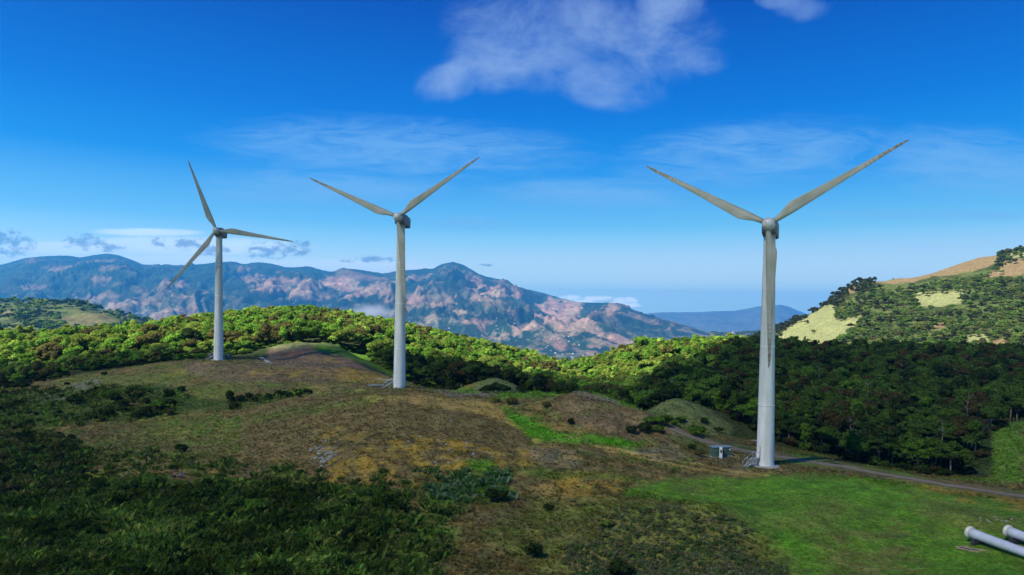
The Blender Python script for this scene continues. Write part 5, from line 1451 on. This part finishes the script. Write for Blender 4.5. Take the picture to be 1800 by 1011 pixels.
for i in tsel:
    mass.append((gw[i] - np.array([0, 0, .25]), gr.randrange(5), gr.uniform(.3, .75), gr.uniform(0, 6.28), np.array(gr.choice([(.035, .065, .014), (.06, .11, .02), (.09, .13, .03)])) * gr.uniform(.8, 1.2)))
sel = rng.choice(np.flatnonzero(kind_s | kind_h), min(420, int((kind_s | kind_h).sum())), replace=False)
for i in sel:
    mass.append((gw[i] - np.array([0, 0, .3]), gr.randrange(5), gr.uniform(.3, .6), gr.uniform(0, 6.28), np.array(gr.choice([(.08, .13, .04), (.12, .14, .06), (.06, .12, .03)])) * gr.uniform(.8, 1.2)))
P_SM = [crown_proto(700 + i, 1.2, 1.5, 7, 240, .20, 'bush') for i in range(5)]
merge('shrubbery', mass, P_SM, M['leaf'], 'dense tangled shrubs filling the dim lower slopes and the near mound')

# ------------------------------------------------------------------ far houses in the valley
hb = MB().box((0, 0, 2), (9, 12, 4)); hb.add([(-5, -6.5, 4), (5, -6.5, 4), (5, 6.5, 4), (-5, 6.5, 4), (0, -6.5, 6.2), (0, 6.5, 6.2)], [(0, 4, 5, 3), (1, 2, 5, 4), (0, 1, 4), (2, 3, 5), (0, 3, 2, 1)], 1)
HM = [hb.mesh('house', [M['render'], M['roofs']]), hb.mesh('house', [M['render'], M['render']]), hb.mesh('house', [M['render'], M['concrete']])]
FH = FW[..., 2]
vr = np.minimum.accumulate(fpy, axis=1)
hh = random.Random(9); made = 0
spots = [(880, 577, 60, 14, 24), (640, 570, 40, 10, 6), (760, 572, 60, 14, 30), (960, 600, 60, 18, 26), (1010, 630, 30, 8, 10), (300, 535, 60, 14, 14), (260, 552, 30, 5, 16), (350, 530, 30, 10, 10), (200, 545, 60, 10, 6),
         (1280, 584, 30, 4, 8), (520, 528, 50, 12, 6), (1080, 612, 40, 10, 8)]
for sx, sy, rx, ry_, n in spots:
    for _ in range(n):
        px, py = hh.gauss(sx, rx * .6), hh.gauss(sy, ry_ * .6)
        ci_ = int(np.clip(round((px - FPX[0]) / 2.6), 0, len(FPX) - 1))
        col = fpy[ci_]; k = int(np.argmax(col <= py))
        if k == 0 or FD[ci_, k] > 12500: continue
        o = link(bpy.data.objects.new('house', hh.choice(HM))); o.location = tuple(FW[ci_, k]); o.rotation_euler.z = hh.uniform(0, 3.1); q = hh.uniform(.5, 1.25); o.scale = (q, q, q)
        lab = 'tiny pale house far away in the valley below the blue range'
        tag(o, lab, 'house', 'distant houses of the valley'); made += 1
print('houses', made)

# ------------------------------------------------------------------ thin smoke rising in the valley
def smoke(px, py, D, size, dens):
    c = unproject(px, py, D)
    b = MB(); n = 12
    rings = [[(size[0] / 2 * math.cos(a) * math.sin(t), size[1] / 2 * math.sin(a) * math.sin(t), -size[2] / 2 * math.cos(t)) for a in [2 * math.pi * j / 16 for j in range(16)]] for t in [math.pi * (k + .02) / (n + .04) for k in range(n + 1)]]
    o = b.rings(rings).build('smoke', []); o.location = c
    m = bpy.data.materials.new('smoke_air'); m.use_nodes = True; nt = m.node_tree; nt.nodes.clear(); N, L = nt.nodes.new, nt.links.new
    tc = N('ShaderNodeTexCoord'); mp = N('ShaderNodeMapping'); mp.inputs['Scale'].default_value = (2 / size[0], 2 / size[1], 2 / size[2]); L(tc.outputs['Object'], mp.inputs[0])
    ln = N('ShaderNodeVectorMath'); ln.operation = 'LENGTH'; L(mp.outputs[0], ln.inputs[0])
    no = N('ShaderNodeTexNoise'); no.inputs['Scale'].default_value = 1.6; no.inputs['Detail'].default_value = 5; L(mp.outputs[0], no.inputs['Vector'])
    a = N('ShaderNodeMath'); a.operation = 'SUBTRACT'; L(no.outputs['Fac'], a.inputs[0]); m2 = N('ShaderNodeMath'); m2.operation = 'MULTIPLY'; L(ln.outputs['Value'], m2.inputs[0]); m2.inputs[1].default_value = .62; L(m2.outputs[0], a.inputs[1])
    c2 = N('ShaderNodeMath'); c2.operation = 'MULTIPLY'; c2.use_clamp = False; L(a.outputs[0], c2.inputs[0]); c2.inputs[1].default_value = dens * 3
    c3 = N('ShaderNodeMath'); c3.operation = 'MAXIMUM'; L(c2.outputs[0], c3.inputs[0]); c3.inputs[1].default_value = 0
    v = N('ShaderNodeVolumePrincipled'); v.inputs['Color'].default_value = (.9, .92, .95, 1); L(c3.outputs[0], v.inputs['Density'])
    out = N('ShaderNodeOutputMaterial'); L(v.outputs[0], out.inputs['Volume'])
    o.data.materials.clear(); o.data.materials.append(m)
    tag(o, 'pale wisp of smoke drifting over the valley behind the forest', kind='stuff')
smoke(645, 552, 5200, (560, 450, 230), .0028)

# ------------------------------------------------------------------ bare pale trunks standing in the dim forest
for k, (px, D, h_) in enumerate(((1524, 215, 11), (1276, 232, 9.5), (1655, 150, 8), (1440, 240, 11), (1700, 180, 9), (1180, 235, 9), (1585, 260, 11.5), (1495, 158, 8))):
    b = MB(); r = random.Random(k); q = gpos(px, D); prev = Vector((0, 0, -.5))
    for j in range(5):
        nx_ = Vector((r.uniform(-.25, .25), r.uniform(-.2, .2), h_ * (j + 1) / 5)); b.tube(prev, nx_, .12 - .02 * j, .10 - .02 * j, 6); prev = nx_
    for j in range(8):
        z = h_ * r.uniform(.5, .98); a = r.uniform(0, 6.28); ln = r.uniform(.6, 1.8); b.tube((0, 0, z), (math.cos(a) * ln, math.sin(a) * ln, z + ln * .6), .05, .015, 4)
    o = b.build('bare_tree', M['pale_bark'] if 'pale_bark' in M else M.setdefault('pale_bark', simple_mat('pale_bark', (.20, .185, .15), .9, var=.3)))
    o.location = tuple(q); tag(o, 'bare pale trunk rising between the crowns of the dim forest', 'dead tree', 'bare trunks in the dim forest')
